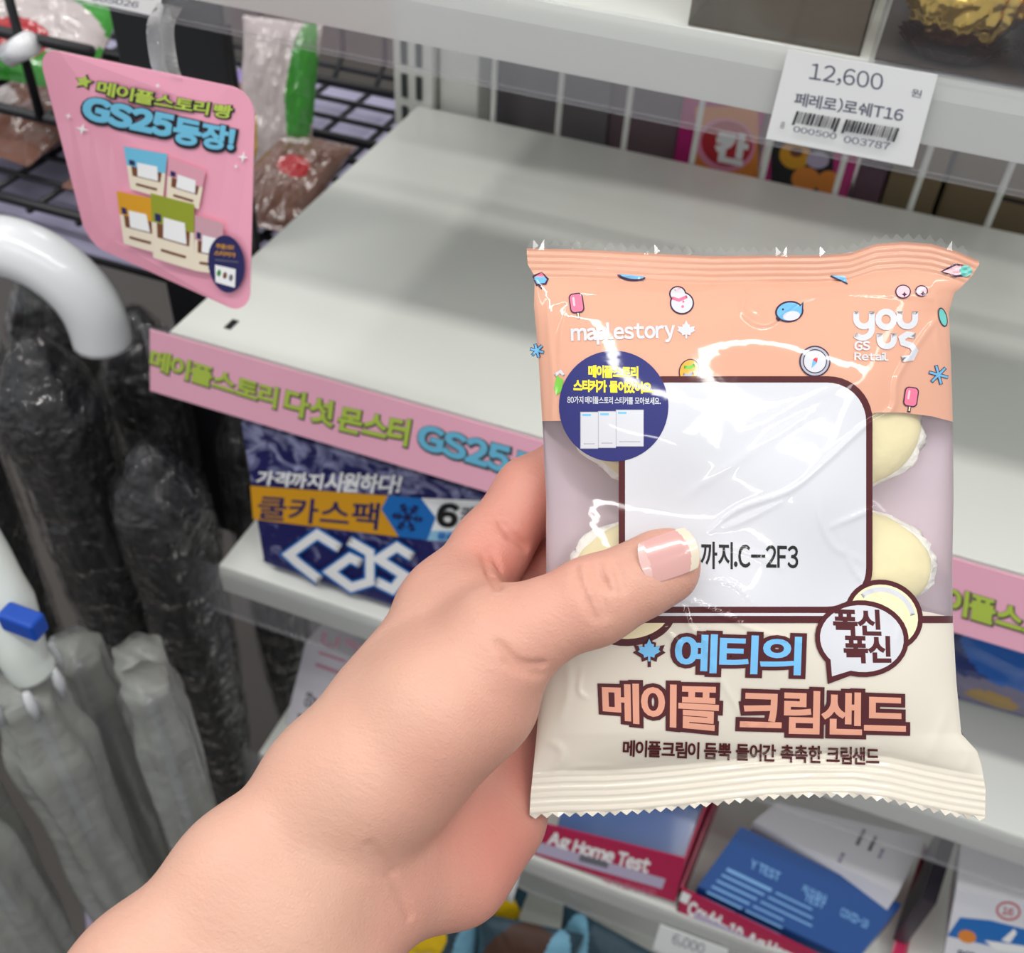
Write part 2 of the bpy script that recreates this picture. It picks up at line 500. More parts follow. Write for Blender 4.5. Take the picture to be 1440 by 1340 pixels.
ar.text('000500', [(1117, 177), (1177, 188), (1175, 196), (1115, 185)], [(.01, greyink)])
ar.text('003787', [(1188, 191), (1252, 201), (1250, 211), (1186, 200)], [(.01, greyink)])
ar.build('tag_print', e)
e, ar = price_tag([(82, -78), (236, -50), (222, 24), (62, -11)], YF - .0016, 'white price tag on the topmost rail directly above the pink poster')
ar.text('005026', [(131, -8), (196, 3), (193, 11), (128, 0)], [(.01, greyink)]); ar.line([(205, -4), (215, -2)], 2, INK['dark'], rnd=False)
ar.build('tag_print', e)
YR = YF - .0016
e, ar = price_tag([(655, 1196), (735, 1212), (719, 1277), (640, 1250)], YR, 'white price tag on the low rail beside the palm of the hand')
ar.text('0.000', [(690, 1228), (722, 1236), (719, 1250), (687, 1240)], [(0, greyink)]); ar.text('000000', [(680, 1250), (716, 1260), (714, 1268), (678, 1256)], [(0, greyink)])
ar.build('tag_print', e)
e, ar = price_tag([(928, 1300), (1024, 1336), (1010, 1400), (910, 1360)], YR, 'white price tag reading 6,000 on the low rail under the test boxes')
ar.text('6,000', [(948, 1312), (992, 1328), (988, 1344), (944, 1328)], [(0, greyink)]); ar.build('tag_print', e)

# pink strip
ys = YF - .003
pinkcard = mat('pink_card', (244, 166, 190), .3, coat=.5)
V = [on_y(209, 457, ys), None, None, on_y(193, 538, ys)]
zt, zb = .9345, .8785; xl = V[0][0]
e = empty('promotional_strip', (.1, ys, zb), 'long pink promotional strip with lime and blue Korean lettering on the empty shelf edge', 'strip')
MB().hexa([(xl, ys, zt), (X1, ys, zt), (X1, ys, zb), (xl - .012, ys, zb), (xl, ys + .001, zt), (X1, ys + .001, zt), (X1, ys + .001, zb), (xl - .012, ys + .001, zb)]).build('strip_card', mat('strip_pink_card', (255, 188, 210), .3, coat=.5), e)
ar = Art(plane_surf((0, ys, 0), (0, -1, 0)))
lime3 = [(.075, INK['dark'], (.8, 1.2)), (.04, INK['lime'])]
sky3 = [(.10, INK['slate'], (1.2, 1.6)), (.05, INK['sky'])]
ar.text('메이플스토리', [(214, 491), (391, 546), (387, 574), (210, 517)], lime3)
ar.text('다섯', [(404, 546), (470, 566), (466, 600), (399, 579)], lime3)
ar.text('몬스터', [(480, 571), (577, 591), (571, 627), (474, 604)], lime3)
ar.text('GS25', [(592, 597), (716, 630), (712, 664), (588, 628)], sky3)
ar.text('등장!', [(726, 633), (812, 660), (808, 694), (722, 668)], sky3)
ar.text('메이플스토리', [(1298, 815), (1510, 876), (1506, 912), (1294, 848)], lime3)
ar.build('lettering', e)

# poster card on a clear springy strip
PC = [np.array(p) for p in ((-.371, .383, 1.156), (-.261, .392, 1.153), (-.268, .373, 1.042), (-.376, .388, 1.049))]
PQ = [(50.7, 63.2), (359, 126.7), (352, 442), (121, 340)]


def _hom(src, dst):
    A = []
    for (x, y), (u, v) in zip(src, dst): A += [[x, y, 1, 0, 0, 0, -u * x, -u * y, -u], [0, 0, 0, x, y, 1, -v * x, -v * y, -v]]
    return np.linalg.svd(np.array(A, float))[2][-1].reshape(3, 3)


PH = _hom(PQ, [(0, 0), (1, 0), (1, 1), (0, 1)])
PN = np.cross(PC[3] - PC[0], PC[1] - PC[0]); PN /= np.linalg.norm(PN)
if PN[1] > 0: PN = -PN


def card(u, v, off):
    return (PC[0] * (1 - u) * (1 - v) + PC[1] * u * (1 - v) + PC[2] * u * v + PC[3] * (1 - u) * v) + PN * (off + .003 * math.sin(math.pi * u))


def poster_surf(x, y, off):
    q = PH @ np.array([x, y, 1]); return card(q[0] / q[2], q[1] / q[2], off)


e = empty('poster_card', PC[3], 'square pink card with rounded corners hanging from a clear strip', 'poster')
P = rrect(.0, .0, 1, 1, .11, 8); n = len(P); c = (.5, .5)
ring = [[(.5 + (p[0] - .5) * k, .5 + (p[1] - .5) * k) for p in P] for k in (1, .8, .6, .4, .2)]
V, F = [], []
for off in (0, -.0006):
    b = len(V)
    for r in ring: V += [card(q[0], q[1], off) for q in r]
    V.append(card(.5, .5, off))
    F += [[b + i * n + k, b + i * n + (k + 1) % n, b + (i + 1) * n + (k + 1) % n, b + (i + 1) * n + k] for i in range(4) for k in range(n)]
    F += [[b + 4 * n + k, b + 4 * n + (k + 1) % n, b + 5 * n] for k in range(n)]
b = 5 * n + 1; F += [[k, b + k, b + (k + 1) % n, (k + 1) % n] for k in range(n)]
obj('card', V, F, pinkcard, e)
ar = Art(poster_surf, step=5e-5, base=2.2e-4, maxlen=9)
blk = pm('poster_black', (30, 24, 36))
ar.poly(star(113, 115, 14, 7, 5, -80), blk); ar.poly(star(112, 114, 11, 5.5, 5, -80), INK['lime'])
ar.text('메이플스토리', [(131, 110), (287, 144), (284, 164), (129, 131)], [(.10, blk, (.8, 1.2)), (.03, INK['lime'])])
ar.text('빵', [(296, 146), (323, 151), (320, 172), (293, 166)], [(.10, blk, (.8, 1.2)), (.03, INK['lime'])])
ar.text('GS25', [(118, 137), (234, 164), (231, 194), (114, 168)], [(.15, blk, (1, 2)), (.07, INK['sky'])])
ar.text('등장!', [(239, 165), (327, 188), (323, 222), (236, 203)], [(.13, blk, (1, 2)), (.05, INK['sky'])])
for x, y, s in ((114, 186, 9), (96, 168, 5), (341, 233, 9), (330, 246, 4), (211, 114, 5)): ar.poly(star(x, y, s, s * .3, 4, -80), INK['white'])
sky2, pink2 = INK['sky'], pm('pack_pink', (226, 160, 178))


def minipack(q, top, body, k=.45):
    TL, TR, BR, BL = [np.array(p, float) for p in q]
    f = lambda u, v: TL * (1 - u) * (1 - v) + TR * u * (1 - v) + BR * u * v + BL * (1 - u) * v
    ar.poly([f(0, 0), f(1, 0), f(1, 1), f(0, 1)], body); ar.poly([f(0, 0), f(1, 0), f(1, k), f(0, k)], top)
    ar.poly([f(.12, k), f(.9, k), f(.88, k + .22), f(.12, k + .22)], INK['brown'])
    ar.poly([f(.28, k - .12), f(.78, k - .12), f(.82, k + .2), f(.26, k + .2)], INK['white'])
    ar.poly([f(.08, .3), f(.22, .3), f(.22, .42), f(.08, .42)], INK['navy'])
    ar.line([f(.2, .84), f(.8, .84)], 3, INK['brown'], rnd=False)


minipack([(169, 208), (229, 220), (225, 282), (180, 268)], sky2, INK['cream'])
minipack([(231, 224), (285, 247), (276, 300), (230, 284)], pink2, INK['cream'])
minipack([(162, 270), (210, 280), (222, 352), (173, 338)], INK['amber'], INK['cream'])
minipack([(209, 273), (270, 292), (272, 376), (214, 356)], INK['olive'], INK['cream'])
minipack([(272, 306), (314, 322), (312, 386), (272, 376)], pm('pack_mauve', (206, 160, 172)), INK['cream'])
ar.poly(ell(320, 373, 26, 37, -20), INK['navy'])
ar.text('메이플스토리', [(305, 346), (331, 352), (330, 358), (304, 352)], [(.02, INK['amber'])])
ar.text('스티커가', [(302, 354), (334, 362), (333, 368), (301, 360)], [(.02, INK['amber'])])
ar.line([(303, 366), (338, 374)], 1.2, INK['grey'], rnd=False)
ar.poly([(303, 372), (334, 382), (333, 404), (304, 393)], INK['white'])
for x, y, m in ((309, 383, 'green'), (318, 387, 'brown'), (327, 391, 'grey')): ar.poly(ell(x, y, 3, 4), INK[m])
ar.build('card_print', e)
st = []; a0 = on_y(238, 8, YF - .003); b0 = poster_surf(222, 104, -.001)
cv = catmull([a0, a0 * .62 + b0 * .38 + np.array([0, -.006, .004]), b0 * .75 + a0 * .25 + np.array([0, -.004, 0]), b0], 5)
V = [];
for p in cv: V += [p + np.array([-.0075, 0, 0]), p + np.array([.0075, 0, 0]), p + np.array([.0075, .0007, .0003]), p + np.array([-.0075, .0007, .0003])]
F = []
for i in range(len(cv) - 1):
    for k in range(4): F.append([4 * i + k, 4 * i + (k + 1) % 4, 4 * i + 4 + (k + 1) % 4, 4 * i + 4 + k])
obj('hanging_strip', V, F, film('clear_strip', opac=.10, rough=.05, gl=2.0), e, smooth=True)

# black panel at the left end of the shelves
p = MB(); a = on_y(165, 20, .581); p.box((a[0] - .004, .578, .60), (-.4045, .584, 1.16), 0, .0015)
tag(p.build('side_panel', mat('black_board', (10, 11, 16), .45)), 'tall black board standing between the pink card and the shelf end', 'board')

# ------------------------------------------------------------------ snack rack beyond the shelf end (black wire) and its bags
blackwire = mat('black_wire', (22, 22, 28), .4)
ZR = .87
e = empty('wire_rack', (-.72, .8, 0), 'black wire rack shelf beyond the shelf end, lined with lilac paper', 'rack')
m = MB()
for i in range(12): m.tube([(-.47 - .052 * i, .64, ZR), (-.47 - .052 * i, 1.02, ZR), (-.47 - .052 * i, 1.045, ZR + .02), (-.47 - .052 * i, 1.05, ZR + .14)], .0032, 6)
for j in range(11): m.tube([(-1.06, .645 + .04 * j, ZR + .004), (-.44, .645 + .04 * j, ZR + .004)], .0030 if j % 3 else .005, 6)
for z in (.06, .12): m.tube([(-1.06, 1.053, ZR + z), (-.44, 1.053, ZR + z)], .003, 6)
m.build('wire_shelf', blackwire, e, True)
MB().box((-1.07, .64, ZR - .03), (-.435, 1.06, ZR - .028)).build('lilac_liner', mat('lilac_liner', (172, 168, 196), .5, var=.15, varscale=14), e)
m = MB()
for y in (.645, 1.05): 
    for x in (-.45, -1.06): m.tube([(x, y, 0), (x, y, ZR + .2)], .006, 8)
m.tube([(-.45, .645, ZR - .035), (-1.06, .645, ZR - .035)], .006); m.tube([(-.45, 1.05, ZR - .035), (-1.06, 1.05, ZR - .035)], .006)
m.build('rack_frame', blackwire, e, True)
m = MB(); zt = 1.02    # upper basket front of the rack
for i in range(6): m.tube([(-1.0 + .075 * i, .63, zt - .05), (-1.0 + .075 * i, .63, zt + .085)], .004, 6)
for z in (-.05, .015, .08): m.tube([(-1.06, .632, zt + z), (-.56, .632, zt + z)], .0045, 6)
for i in range(6): m.tube([(-1.0 + .075 * i, .63, zt - .05), (-1.0 + .075 * i, .76, zt - .05)], .003, 6)
m.tube([(-1.06, .76, zt - .05), (-.56, .76, zt - .05)], .004, 6)
m.build('front_basket', blackwire, e, True)


def pillow(name, w, h, t, loc, rot, colf, mats, label, cat, seed=0, nx=64, ny=72, amp=.1, group=None, seal=.06, parent=None, zmin=None):
    """a sealed pillow bag: w wide, h tall, t thick; colf(u, v) -> material number"""
    R = Matrix.Rotation(0, 3, 'X') if rot is None else rot
    V, F, M = [], [], []
    for side in (1, -1):
        b = len(V)
        for j in range(ny + 1):
            for i in range(nx + 1):
                u, v = i / nx * 2 - 1, j / ny * 2 - 1
                vv = min(1, abs(v) / (1 - seal))
                bul = (max(0, 1 - abs(u) ** 2.4) ** .6) * (max(0, 1 - vv ** 2.6) ** .6)
                nz = noise.noise(Vector((u * 2.3 + seed * 7.1, v * 2.9, side * 3))) + .6 * noise.noise(Vector((u * 6 + seed, v * 7, side * 5 + 9)))
                d = t / 2 * bul * (1 + amp * 2.2 * nz)
                if abs(v) > 1 - seal: d = .0006 + .0008 * math.cos(v * 160)
                x = w / 2 * u * (1 - .09 * bul ** .5 * 0 - .06 * (1 - vv ** 4)); z = h / 2 * v
                V.append(Vector(R @ Vector((x, -side * d, z))) + Vector(loc))
        for j in range(ny):
            for i in range(nx):
                q = [b + j * (nx + 1) + i, b + j * (nx + 1) + i + 1, b + (j + 1) * (nx + 1) + i + 1, b + (j + 1) * (nx + 1) + i]
                F.append(q if side > 0 else q[::-1]); M.append(colf((i + .5) / nx, (j + .5) / ny) if side > 0 else 0)
    if zmin is not None:
        dz = zmin - min(p.z for p in V); V = [Vector((p.x, p.y, p.z + dz)) for p in V]
    o = obj(name, [p[:] for p in V], F, mats, parent, M, True)
    return tag(o, label, cat, group)


def rxyz(x, y, z): return (Matrix.Rotation(math.radians(z), 3, 'Z') @ Matrix.Rotation(math.radians(y), 3, 'Y') @ Matrix.Rotation(math.radians(x), 3, 'X'))


def spots(L, base=0):
    def f(u, v):
        k = base
        for (cx, cy, rx, ry, m) in L:
            if ((u - cx) / rx) ** 2 + ((v - cy) / ry) ** 2 < 1: k = m
        return k
    return f


crisp = dict(rough=.18, coat=.6, bump=(60, .5, .004))
bagm = [mat('bag_brown', (128, 92, 80), var=.35, varscale=30, **crisp), mat('bag_red', (180, 40, 48), **crisp), mat('bag_violet', (150, 130, 200), **crisp),
        mat('bag_pale', (200, 188, 186), **crisp), mat('bag_green', (60, 150, 50), **crisp), mat('bag_yellow', (196, 160, 50), **crisp), mat('bag_dark', (70, 48, 44), **crisp)]
zf = ZR + .010
pillow('snack_bag', .13, .20, .045, (-.605, .765, 0), rxyz(-78, 0, 12), spots([(.5, .72, .3, .12, 1), (.7, .9, .3, .1, 2), (.4, .5, .2, .08, 3)]), bagm,
       'brown snack bag with red and violet print, behind the left edge of the pink card', 'snack bag', 1, zmin=zf)
pillow('snack_bag', .14, .17, .045, (-.755, .765, 0), rxyz(-80, 0, -8), spots([(.6, .7, .25, .12, 5), (.55, .66, .15, .07, 1), (.3, .3, .3, .1, 3)]), bagm,
       'brown snack bag with a yellow and red label, above the white crook handles', 'snack bag', 2, zmin=zf)
pillow('snack_bag', .075, .13, .04, on_z(405, 280, ZR + .03) + np.array([-.012, .022, 0]), rxyz(-80, 0, 3), spots([(.62, .5, .2, .1, 1), (.3, .8, .3, .06, 3)]), bagm,
       'clear bag of brown snacks with a red square, lying against the black board', 'snack bag', 3, zmin=zf)
pillow('snack_bag', .075, .14, .035, on_z(392, 160, ZR + .06), rxyz(-28, 0, 10), spots([(.85, .6, .16, .45, 4), (.15, .25, .2, .22, 5), (.75, .06, .35, .16, 4)], 3), bagm,
       'pale snack bag with green edges and a yellow patch, beside the black board', 'snack bag', 4, zmin=zf)
pillow('snack_bag', .15, .10, .04, (-.68, .70, 0), rxyz(-60, 0, 5), spots([(.5, .5, .5, .3, 3), (.5, .3, .25, .18, 1)], 4), bagm,
       'green snack bag with red print behind the black wire basket front', 'snack bag', 5, zmin=zt - .044)
pillow('snack_bag', .12, .10, .04, (-.86, .70, 0), rxyz(-60, 0, -5), spots([(.5, .7, .5, .3, 2), (.4, .3, .3, .2, 1)], 6), bagm,
       'dark snack bag with violet and red print at the far end of the wire basket', 'snack bag', 6, zmin=zt - .044)
pillow('snack_bag', .14, .15, .045, (-.925, .77, 0), rxyz(-80, 0, 5), spots([(.4, .5, .3, .2, 3), (.6, .3, .25, .1, 1)], 6), bagm,
       'dark brown snack bag at the outer end of the wire rack', 'snack bag', 8, zmin=zf)
tube = MB(); a = on_y(12, 78, .622); b = on_y(44, 60, .622); tube.tube([a, b], .009, 12)
tag(tube.build('rack_label_holder', mat('white_gloss', (235, 235, 238), .2, coat=.5), None, True), 'short white tube clipped on the black wire basket front', 'holder')

# ------------------------------------------------------------------ umbrellas at the shelf end
sleeve = film('crinkled_sleeve', opac=.012, rough=.10, bump=(45, 1.0, .02), gl=1.3)
blackcloth = mat('black_umbrella_cloth', (11, 11, 14), .5, bump=(25, .4, .005))
whiteplastic = mat('white_handle_plastic', (222, 224, 226), .28, coat=.4)
greyclear = film('cloudy_plastic', opac=.60, rough=.3, bump=(22, .8, .01), haze=(166, 168, 162), gl=.9)


def folded(x, y, ztop, zbot, r, seed, nple=7, amp=.22, n=56, lean=(0, 0), blunt=.0):
    """pleated, wound-up umbrella cloth"""
    m = MB(); pts = []; rs = []
    for i in range(n):
        t = i / (n - 1); z = ztop + (zbot - ztop) * t
        pts.append((x + lean[0] * t, y + lean[1] * t, z))
        k = max(blunt, min(1, t / .10) ** .6) * (1 - .55 * t ** 1.4)
        rs.append(max(.006, r * k * (1 + .10 * noise.noise(Vector((t * 6, seed, 0))))))
    def prof(i, th):
        t = i / (n - 1)
        return 1 + amp * math.cos(nple * th + 2.2 * t * 3 + seed) * (.4 + .6 * t) + .12 * noise.noise(Vector((math.cos(th) * 2 + seed, math.sin(th) * 2, t * 7)))
    m.tube(pts, rs, 64, prof=prof)
    return m, pts, rs


def bag_over(pts, rs, seed, k=1.15):
    m = MB(); n = len(pts)
    def prof(i, th):
        t = i / (n - 1)
        return 1 + .10 * noise.noise(Vector((math.cos(th) * 1.6 + seed, math.sin(th) * 1.6, t * 9))) + .07 * noise.noise(Vector((math.cos(th) * 4, math.sin(th) * 4 + seed, t * 24)))
    m.tube(pts, [q * k + .003 for q in rs], 48, prof=prof, cap=False)
    return m


def crook(p, r, R, yaw, legs=.06, up=0):
    """J handle: straight, then half a turn"""
    p = np.array(p, float); d = np.array([math.cos(yaw), math.sin(yaw), 0]); P = [p - [0, 0, .05], p]
    for a in np.linspace(180, 0, 14): P.append(p + d * (R + R * math.cos(math.radians(a))) + np.array([0, 0, up + R * math.sin(math.radians(a))]))
    P.append(P[-1] - np.array([0, 0, legs])); m = MB(); m.tube(catmull(P, 3), r, 16); return m


BU = [  # x, y, top, bottom, radius, handle yaw, tube radius, label
    (-.535, .470, .890, .20, .034, .15, .021, 'black folded umbrella in a clear sleeve with a white crook handle, nearest the pink card'),
    (-.448, .468, .815, .20, .033, None, 0, 'black folded umbrella in a clear sleeve, closest to the end of the pink strip'),
    (-.525, .572, .850, .22, .032, None, 0, 'black folded umbrella in a clear sleeve, standing behind the other black umbrellas'),
    (-.690, .490, .865, .20, .034, .1, .019, 'black folded umbrella with a white crook handle, at the outer end of the row'),
    (-.640, .590, .850, .22, .032, None, 0, 'black folded umbrella in a clear sleeve, in the back row behind the outer crook handle'),
    (-.440, .585, .780, .22, .026, None, 0, 'slim black folded umbrella squeezed against the shelf end below the pink strip'),
]
for i, (x, y, zt, zb, r, yaw, hr, lab) in enumerate(BU):
    e = empty('umbrella', (x, y, zb - .06), lab, 'umbrella', 'folded umbrellas at the shelf end')
    m, pts, rs = folded(x, y, zt, zb, r, i * 3.1 + 1)
    m.build('folded_canopy', blackcloth, e, True)
    bag_over(pts, rs, i * 5.3).build('clear_sleeve', sleeve, e, True)
    MB().tube([(x, y, zb + .02), (x, y, zb - .06)], .004, 8).build('tip', mat('steel', (150, 150, 165)), e, True)
    if yaw is not None: crook((x - .045, y - .012, zt + .02), hr, .056, yaw, .012).build('crook_handle', whiteplastic, e, True)

CU = [(-.388, .256, .812, .16, .027, 'cloudy white umbrella with a blue clip on its strap, in front of the black umbrellas'),
      (-.338, .300, .785, .16, .021, 'cloudy white umbrella with a gold sticker, next to the forearm'),
      (-.425, .200, .745, .16, .027, 'cloudy white umbrella in the lower corner, nearest the forearm'),
      (-.445, .295, .770, .16, .026, 'cloudy white umbrella half hidden behind the one with the blue clip'),
      (-.385, .345, .735, .16, .024, 'cloudy white umbrella squeezed between the blue clip one and the black umbrellas'),
      (-.475, .235, .760, .16, .027, 'cloudy white umbrella at the outer edge, beside the blue clip one'),
      (-.455, .350, .700, .16, .026, 'cloudy white umbrella touching the foot of the black umbrellas')]
whitetip = mat('white_tip', (190, 192, 194), .3)
for i, (x, y, zt, zb, r, lab) in enumerate(CU):
    e = empty('umbrella', (x, y, zb - .06), lab, 'umbrella', 'folded umbrellas at the shelf end')
    m, pts, rs = folded(x, y, zt, zb, r, i * 2.3 + 4, 6, .2, blunt=.75)
    m.build('folded_canopy', greyclear, e, True)
    MB().tube([(x, y, zt - .02), (x, y, zb - .06)], .005, 8).build('shaft', mat('steel', (150, 150, 165)), e, True)
    for k in range(7 if i == 0 else 0):
        a = k * 2 * math.pi / 7 + .3; rr = r * .86
        MB().tube([(x + rr * math.cos(a), y + rr * math.sin(a), zt - .012), (x + rr * 1.02 * math.cos(a), y + rr * 1.02 * math.sin(a), zt + .004), (x + rr * math.cos(a), y + rr * math.sin(a), zt + .016)],
                  [.0022, .0036, .0024], 8).build('rib_tip', whitetip, e, True)
    if i == 0:
        hx, hy = x - .012, y + .004
        MB().tube(catmull([(hx + .022, hy, zt + .012), (hx + .018, hy, zt + .03), (hx + .008, hy + .012, zt + .075), (hx - .03, hy + .03, zt + .15), (hx - .06, hy + .05, zt + .24)], 5),
                  [.014] * 5 + [.015] * 5 + [.013] * 5 + [.019] * 6, 16).build('handle', mat('milky_handle', (206, 212, 206), .25, coat=.5), e, True)
        c = np.array([x + .021, y + .002, zt + .066])
        MB().box(c - [.012, .006, .007], c + [.012, .006, .007], 0, .002).build('strap_clip', mat('blue_clip', (10, 70, 170), .3), e)
    if i == 1:
        ds = plane_surf((x, y - r * .9, 0), (0, -1, .15)); ar = Art(ds, base=.004)
        ar.poly(ell(118, 1182, 20, 26, 20, 8), INK['amber']); ar.poly(ell(119, 1184, 12, 17, 20), INK['brown'])
        ar.poly([(112, 1232), (146, 1200), (150, 1215), (118, 1250)], INK['grey']); ar.poly([(118, 1262), (154, 1240), (152, 1290), (124, 1330)], INK['lilac'])
        ar.build('sticker', e)

# ------------------------------------------------------------------ beer pack on the third shelf
frost = bpy.data.materials.new('frosted_navy_card'); frost.use_nodes = True
nt = frost.node_tree; b = nt.nodes['Principled BSDF']; b.inputs['Roughness'].default_value = .35
tc = nt.nodes.new('ShaderNodeTexCoord'); n1 = nt.nodes.new('ShaderNodeTexNoise'); n1.inputs['Scale'].default_value = 55; n1.inputs['Detail'].default_value = 8; n1.inputs['Distortion'].default_value = 1.6
sx = nt.nodes.new('ShaderNodeSeparateXYZ'); mr = nt.nodes.new('ShaderNodeMapRange')
cr = nt.nodes.new('ShaderNodeValToRGB'); cr.color_ramp.elements[0].position = .44; cr.color_ramp.elements[0].color = lin((30, 30, 92)); cr.color_ramp.elements[1].position = .70; cr.color_ramp.elements[1].color = lin((166, 168, 206))
L = nt.links.new; L(tc.outputs['Object'], n1.inputs[0])
# frost is printed thick along the top of the carton and thin lower down
L(tc.outputs['Object'], sx.inputs[0]); mr.inputs[1].default_value = .06; mr.inputs[2].default_value = .16; mr.inputs[3].default_value = -.14; mr.inputs[4].default_value = .06
L(sx.outputs['Z'], mr.inputs[0]); ad = nt.nodes.new('ShaderNodeMath'); L(n1.outputs[0], ad.inputs[0]); L(mr.outputs[0], ad.inputs[1]); L(ad.outputs[0], cr.inputs[0]); L(cr.outputs[0], b.inputs['Base Color'])
zs = .697; bl = on_z(373, 805, zs); yb = bl[1] + .004
e = empty('beer_pack', (bl[0] + .12, yb, zs), 'navy frosted beer carton with a yellow band, under the pink strip', 'beer pack')
tl = on_y(343, 592, yb + .002)
hh = tl[2]
body = MB(); body.hexa([(bl[0] - .002, yb, hh), (bl[0] + .262, yb, hh), (bl[0] + .262, yb - .003, zs + .012), (bl[0], yb - .003, zs + .012),
                        (bl[0] - .002, yb + .13, hh), (bl[0] + .262, yb + .13, hh), (bl[0] + .262, yb + .13, zs + .012), (bl[0], yb + .13, zs + .012)])
body.hexa([(bl[0], yb - .003, zs + .012), (bl[0] + .262, yb - .003, zs + .012), (bl[0] + .258, yb + .004, zs + .0005), (bl[0] + .006, yb + .004, zs + .0005),
           (bl[0], yb + .13, zs + .012), (bl[0] + .262, yb + .13, zs + .012), (bl[0] + .258, yb + .126, zs + .0005), (bl[0] + .006, yb + .126, zs + .0005)])
o = body.build('carton', frost, e)
ar = Art(plane_surf((0, yb - .0035, zs), (0, -1, .02)), base=2e-4)
W3 = [(.035, INK['white'])]
ar.text('가격까지', [(364, 662), (455, 667), (451, 688), (360, 681)], W3); ar.text('시원하다!', [(461, 664), (566, 669), (560, 694), (456, 690)], W3)
ar.poly([(352, 683), (546, 697), (536, 716), (561, 755), (356, 730)], INK['amber'])
ar.text('쿨카스팩', [(365, 697), (534, 708), (530, 745), (362, 729)], [(.018, INK['navy'])])
ar.poly([(590, 700), (720, 706), (712, 748), (596, 746)], INK['white']); ar.poly([(596, 746), (712, 748), (710, 764), (600, 760)], INK['paleblue'])
ar.poly([(546, 697), (592, 700), (613, 728), (601, 759), (561, 755), (536, 716)], INK['blue'])
for k in range(6):
    a = math.radians(k * 60 + 8); c, s_ = math.cos(a), math.sin(a); C0 = (573, 728)
    ar.line([C0, (C0[0] + 22 * c, C0[1] + 20 * s_)], 3, INK['navy'])
    for t, l in ((10, 6), (16, 5)):
        for sg in (-1, 1):
            a2 = a + sg * .9; p = (C0[0] + t * c, C0[1] + t * s_); ar.line([p, (p[0] + l * math.cos(a2), p[1] + l * math.sin(a2))], 2.4, INK['navy'])
ar.text('6', [(618, 708), (644, 711), (640, 741), (615, 739)], [(.05, INK['black'])])
ar.text('캔', [(650, 712), (672, 714), (668, 742), (646, 741)], [(.02, INK['grey'])]); ar.text('묶음', [(616, 749), (640, 750), (638, 760), (614, 759)], [(.03, INK['blue'])])
for wd, m in ((18, INK['blue']), (12, INK['white'])):
    ar.line([(478, 771), (446, 751), (406, 780), (419, 792), (450, 816)], wd, m)
    ar.line([(490, 760), (520, 777), (520, 818), (494, 826), (464, 804), (492, 784), (508, 792)], wd, m)
    ar.line([(580, 783), (558, 769), (532, 786), (568, 809), (552, 829), (528, 817)], wd, m)
    ar.line([(650, 806), (628, 792), (602, 809), (638, 832), (622, 852), (598, 840)], wd, m)
ar.build('printed_front', e)

# ------------------------------------------------------------------ low shelf: white box, home tests
Z4 = .412
whitecard = mat('white_card', (226, 222, 230), .4)
p0 = on_z(401, 1018, Z4 + .001); p1 = on_z(430, 903, Z4 + .001)
dp = (p1 - p0); lz = .10
e = empty('medicine_box', p0, 'tall white box with faint pink print, on the low shelf under the beer', 'box')
A = p0; B = at(430, 903, 1) ; d = ray(430, 903); tt = (p0[1] + .028 - CP[1]) / d[1]; B = CP + d * tt
if B[2] > .62: B = B
X = np.array([.14, 0, 0]); nrm = np.cross(X, B - A); nrm /= np.linalg.norm(nrm); nrm = nrm if nrm[1] < 0 else -nrm
MB().hexa([B, B + X, A + X, A, B - nrm * .04, B + X - nrm * .04, A + X - nrm * .028, A - nrm * .028]).build('box_body', whitecard, e)
ar = Art(plane_surf(A, nrm)); ps = pm('pale_rose', (214, 150, 170))
ar.text('U', [(455, 890), (478, 896), (474, 912), (452, 906)], [(.05, ps)]); ar.line([(486, 900), (505, 912)], 10, ps, rnd=False)
ar.line([(448, 917), (486, 930)], 4, ps, rnd=False); ar.line([(444, 934), (482, 948)], 5, ps, rnd=False)
ar.build('pink_print', e); ar = Art(plane_surf(A, nrm))
ar.text('양', [(426, 990), (432, 972), (448, 980), (440, 1000)], [(.03, INK['grey'])]); ar.text('어', [(410, 1028), (420, 1004), (436, 1010), (424, 1034)], [(.03, INK['grey'])])
ar.build('box_print', e)

crimson = mat('crimson_card', (182, 28, 78), .35); testblue = mat('test_blue_card', (18, 72, 140), .32, coat=.3)


def top_box(quad, z, th, name, m, label, cat, low=True):
    """a slab whose top face is seen at these pixels"""
    T = [on_y(q[0], q[1], YF + .014) if low and k < 2 else on_z(q[0], q[1], z) for k, q in enumerate(quad)]
    if low: T[2] = plane_surf(T[0], np.cross(T[1] - T[0], T[3] - T[0]))(quad[2][0], quad[2][1], 0)
    B = [np.array([t[0], t[1], max(t[2] - th, Z4 + .0015)]) for t in T]
    c = np.mean(B, 0); e = empty(name, c, label, cat)
    bm = MB(); bm.hexa([T[0], T[1], B[1], B[0], T[3], T[2], B[2], B[3]]); bm.build('carton', m, e)
    return e


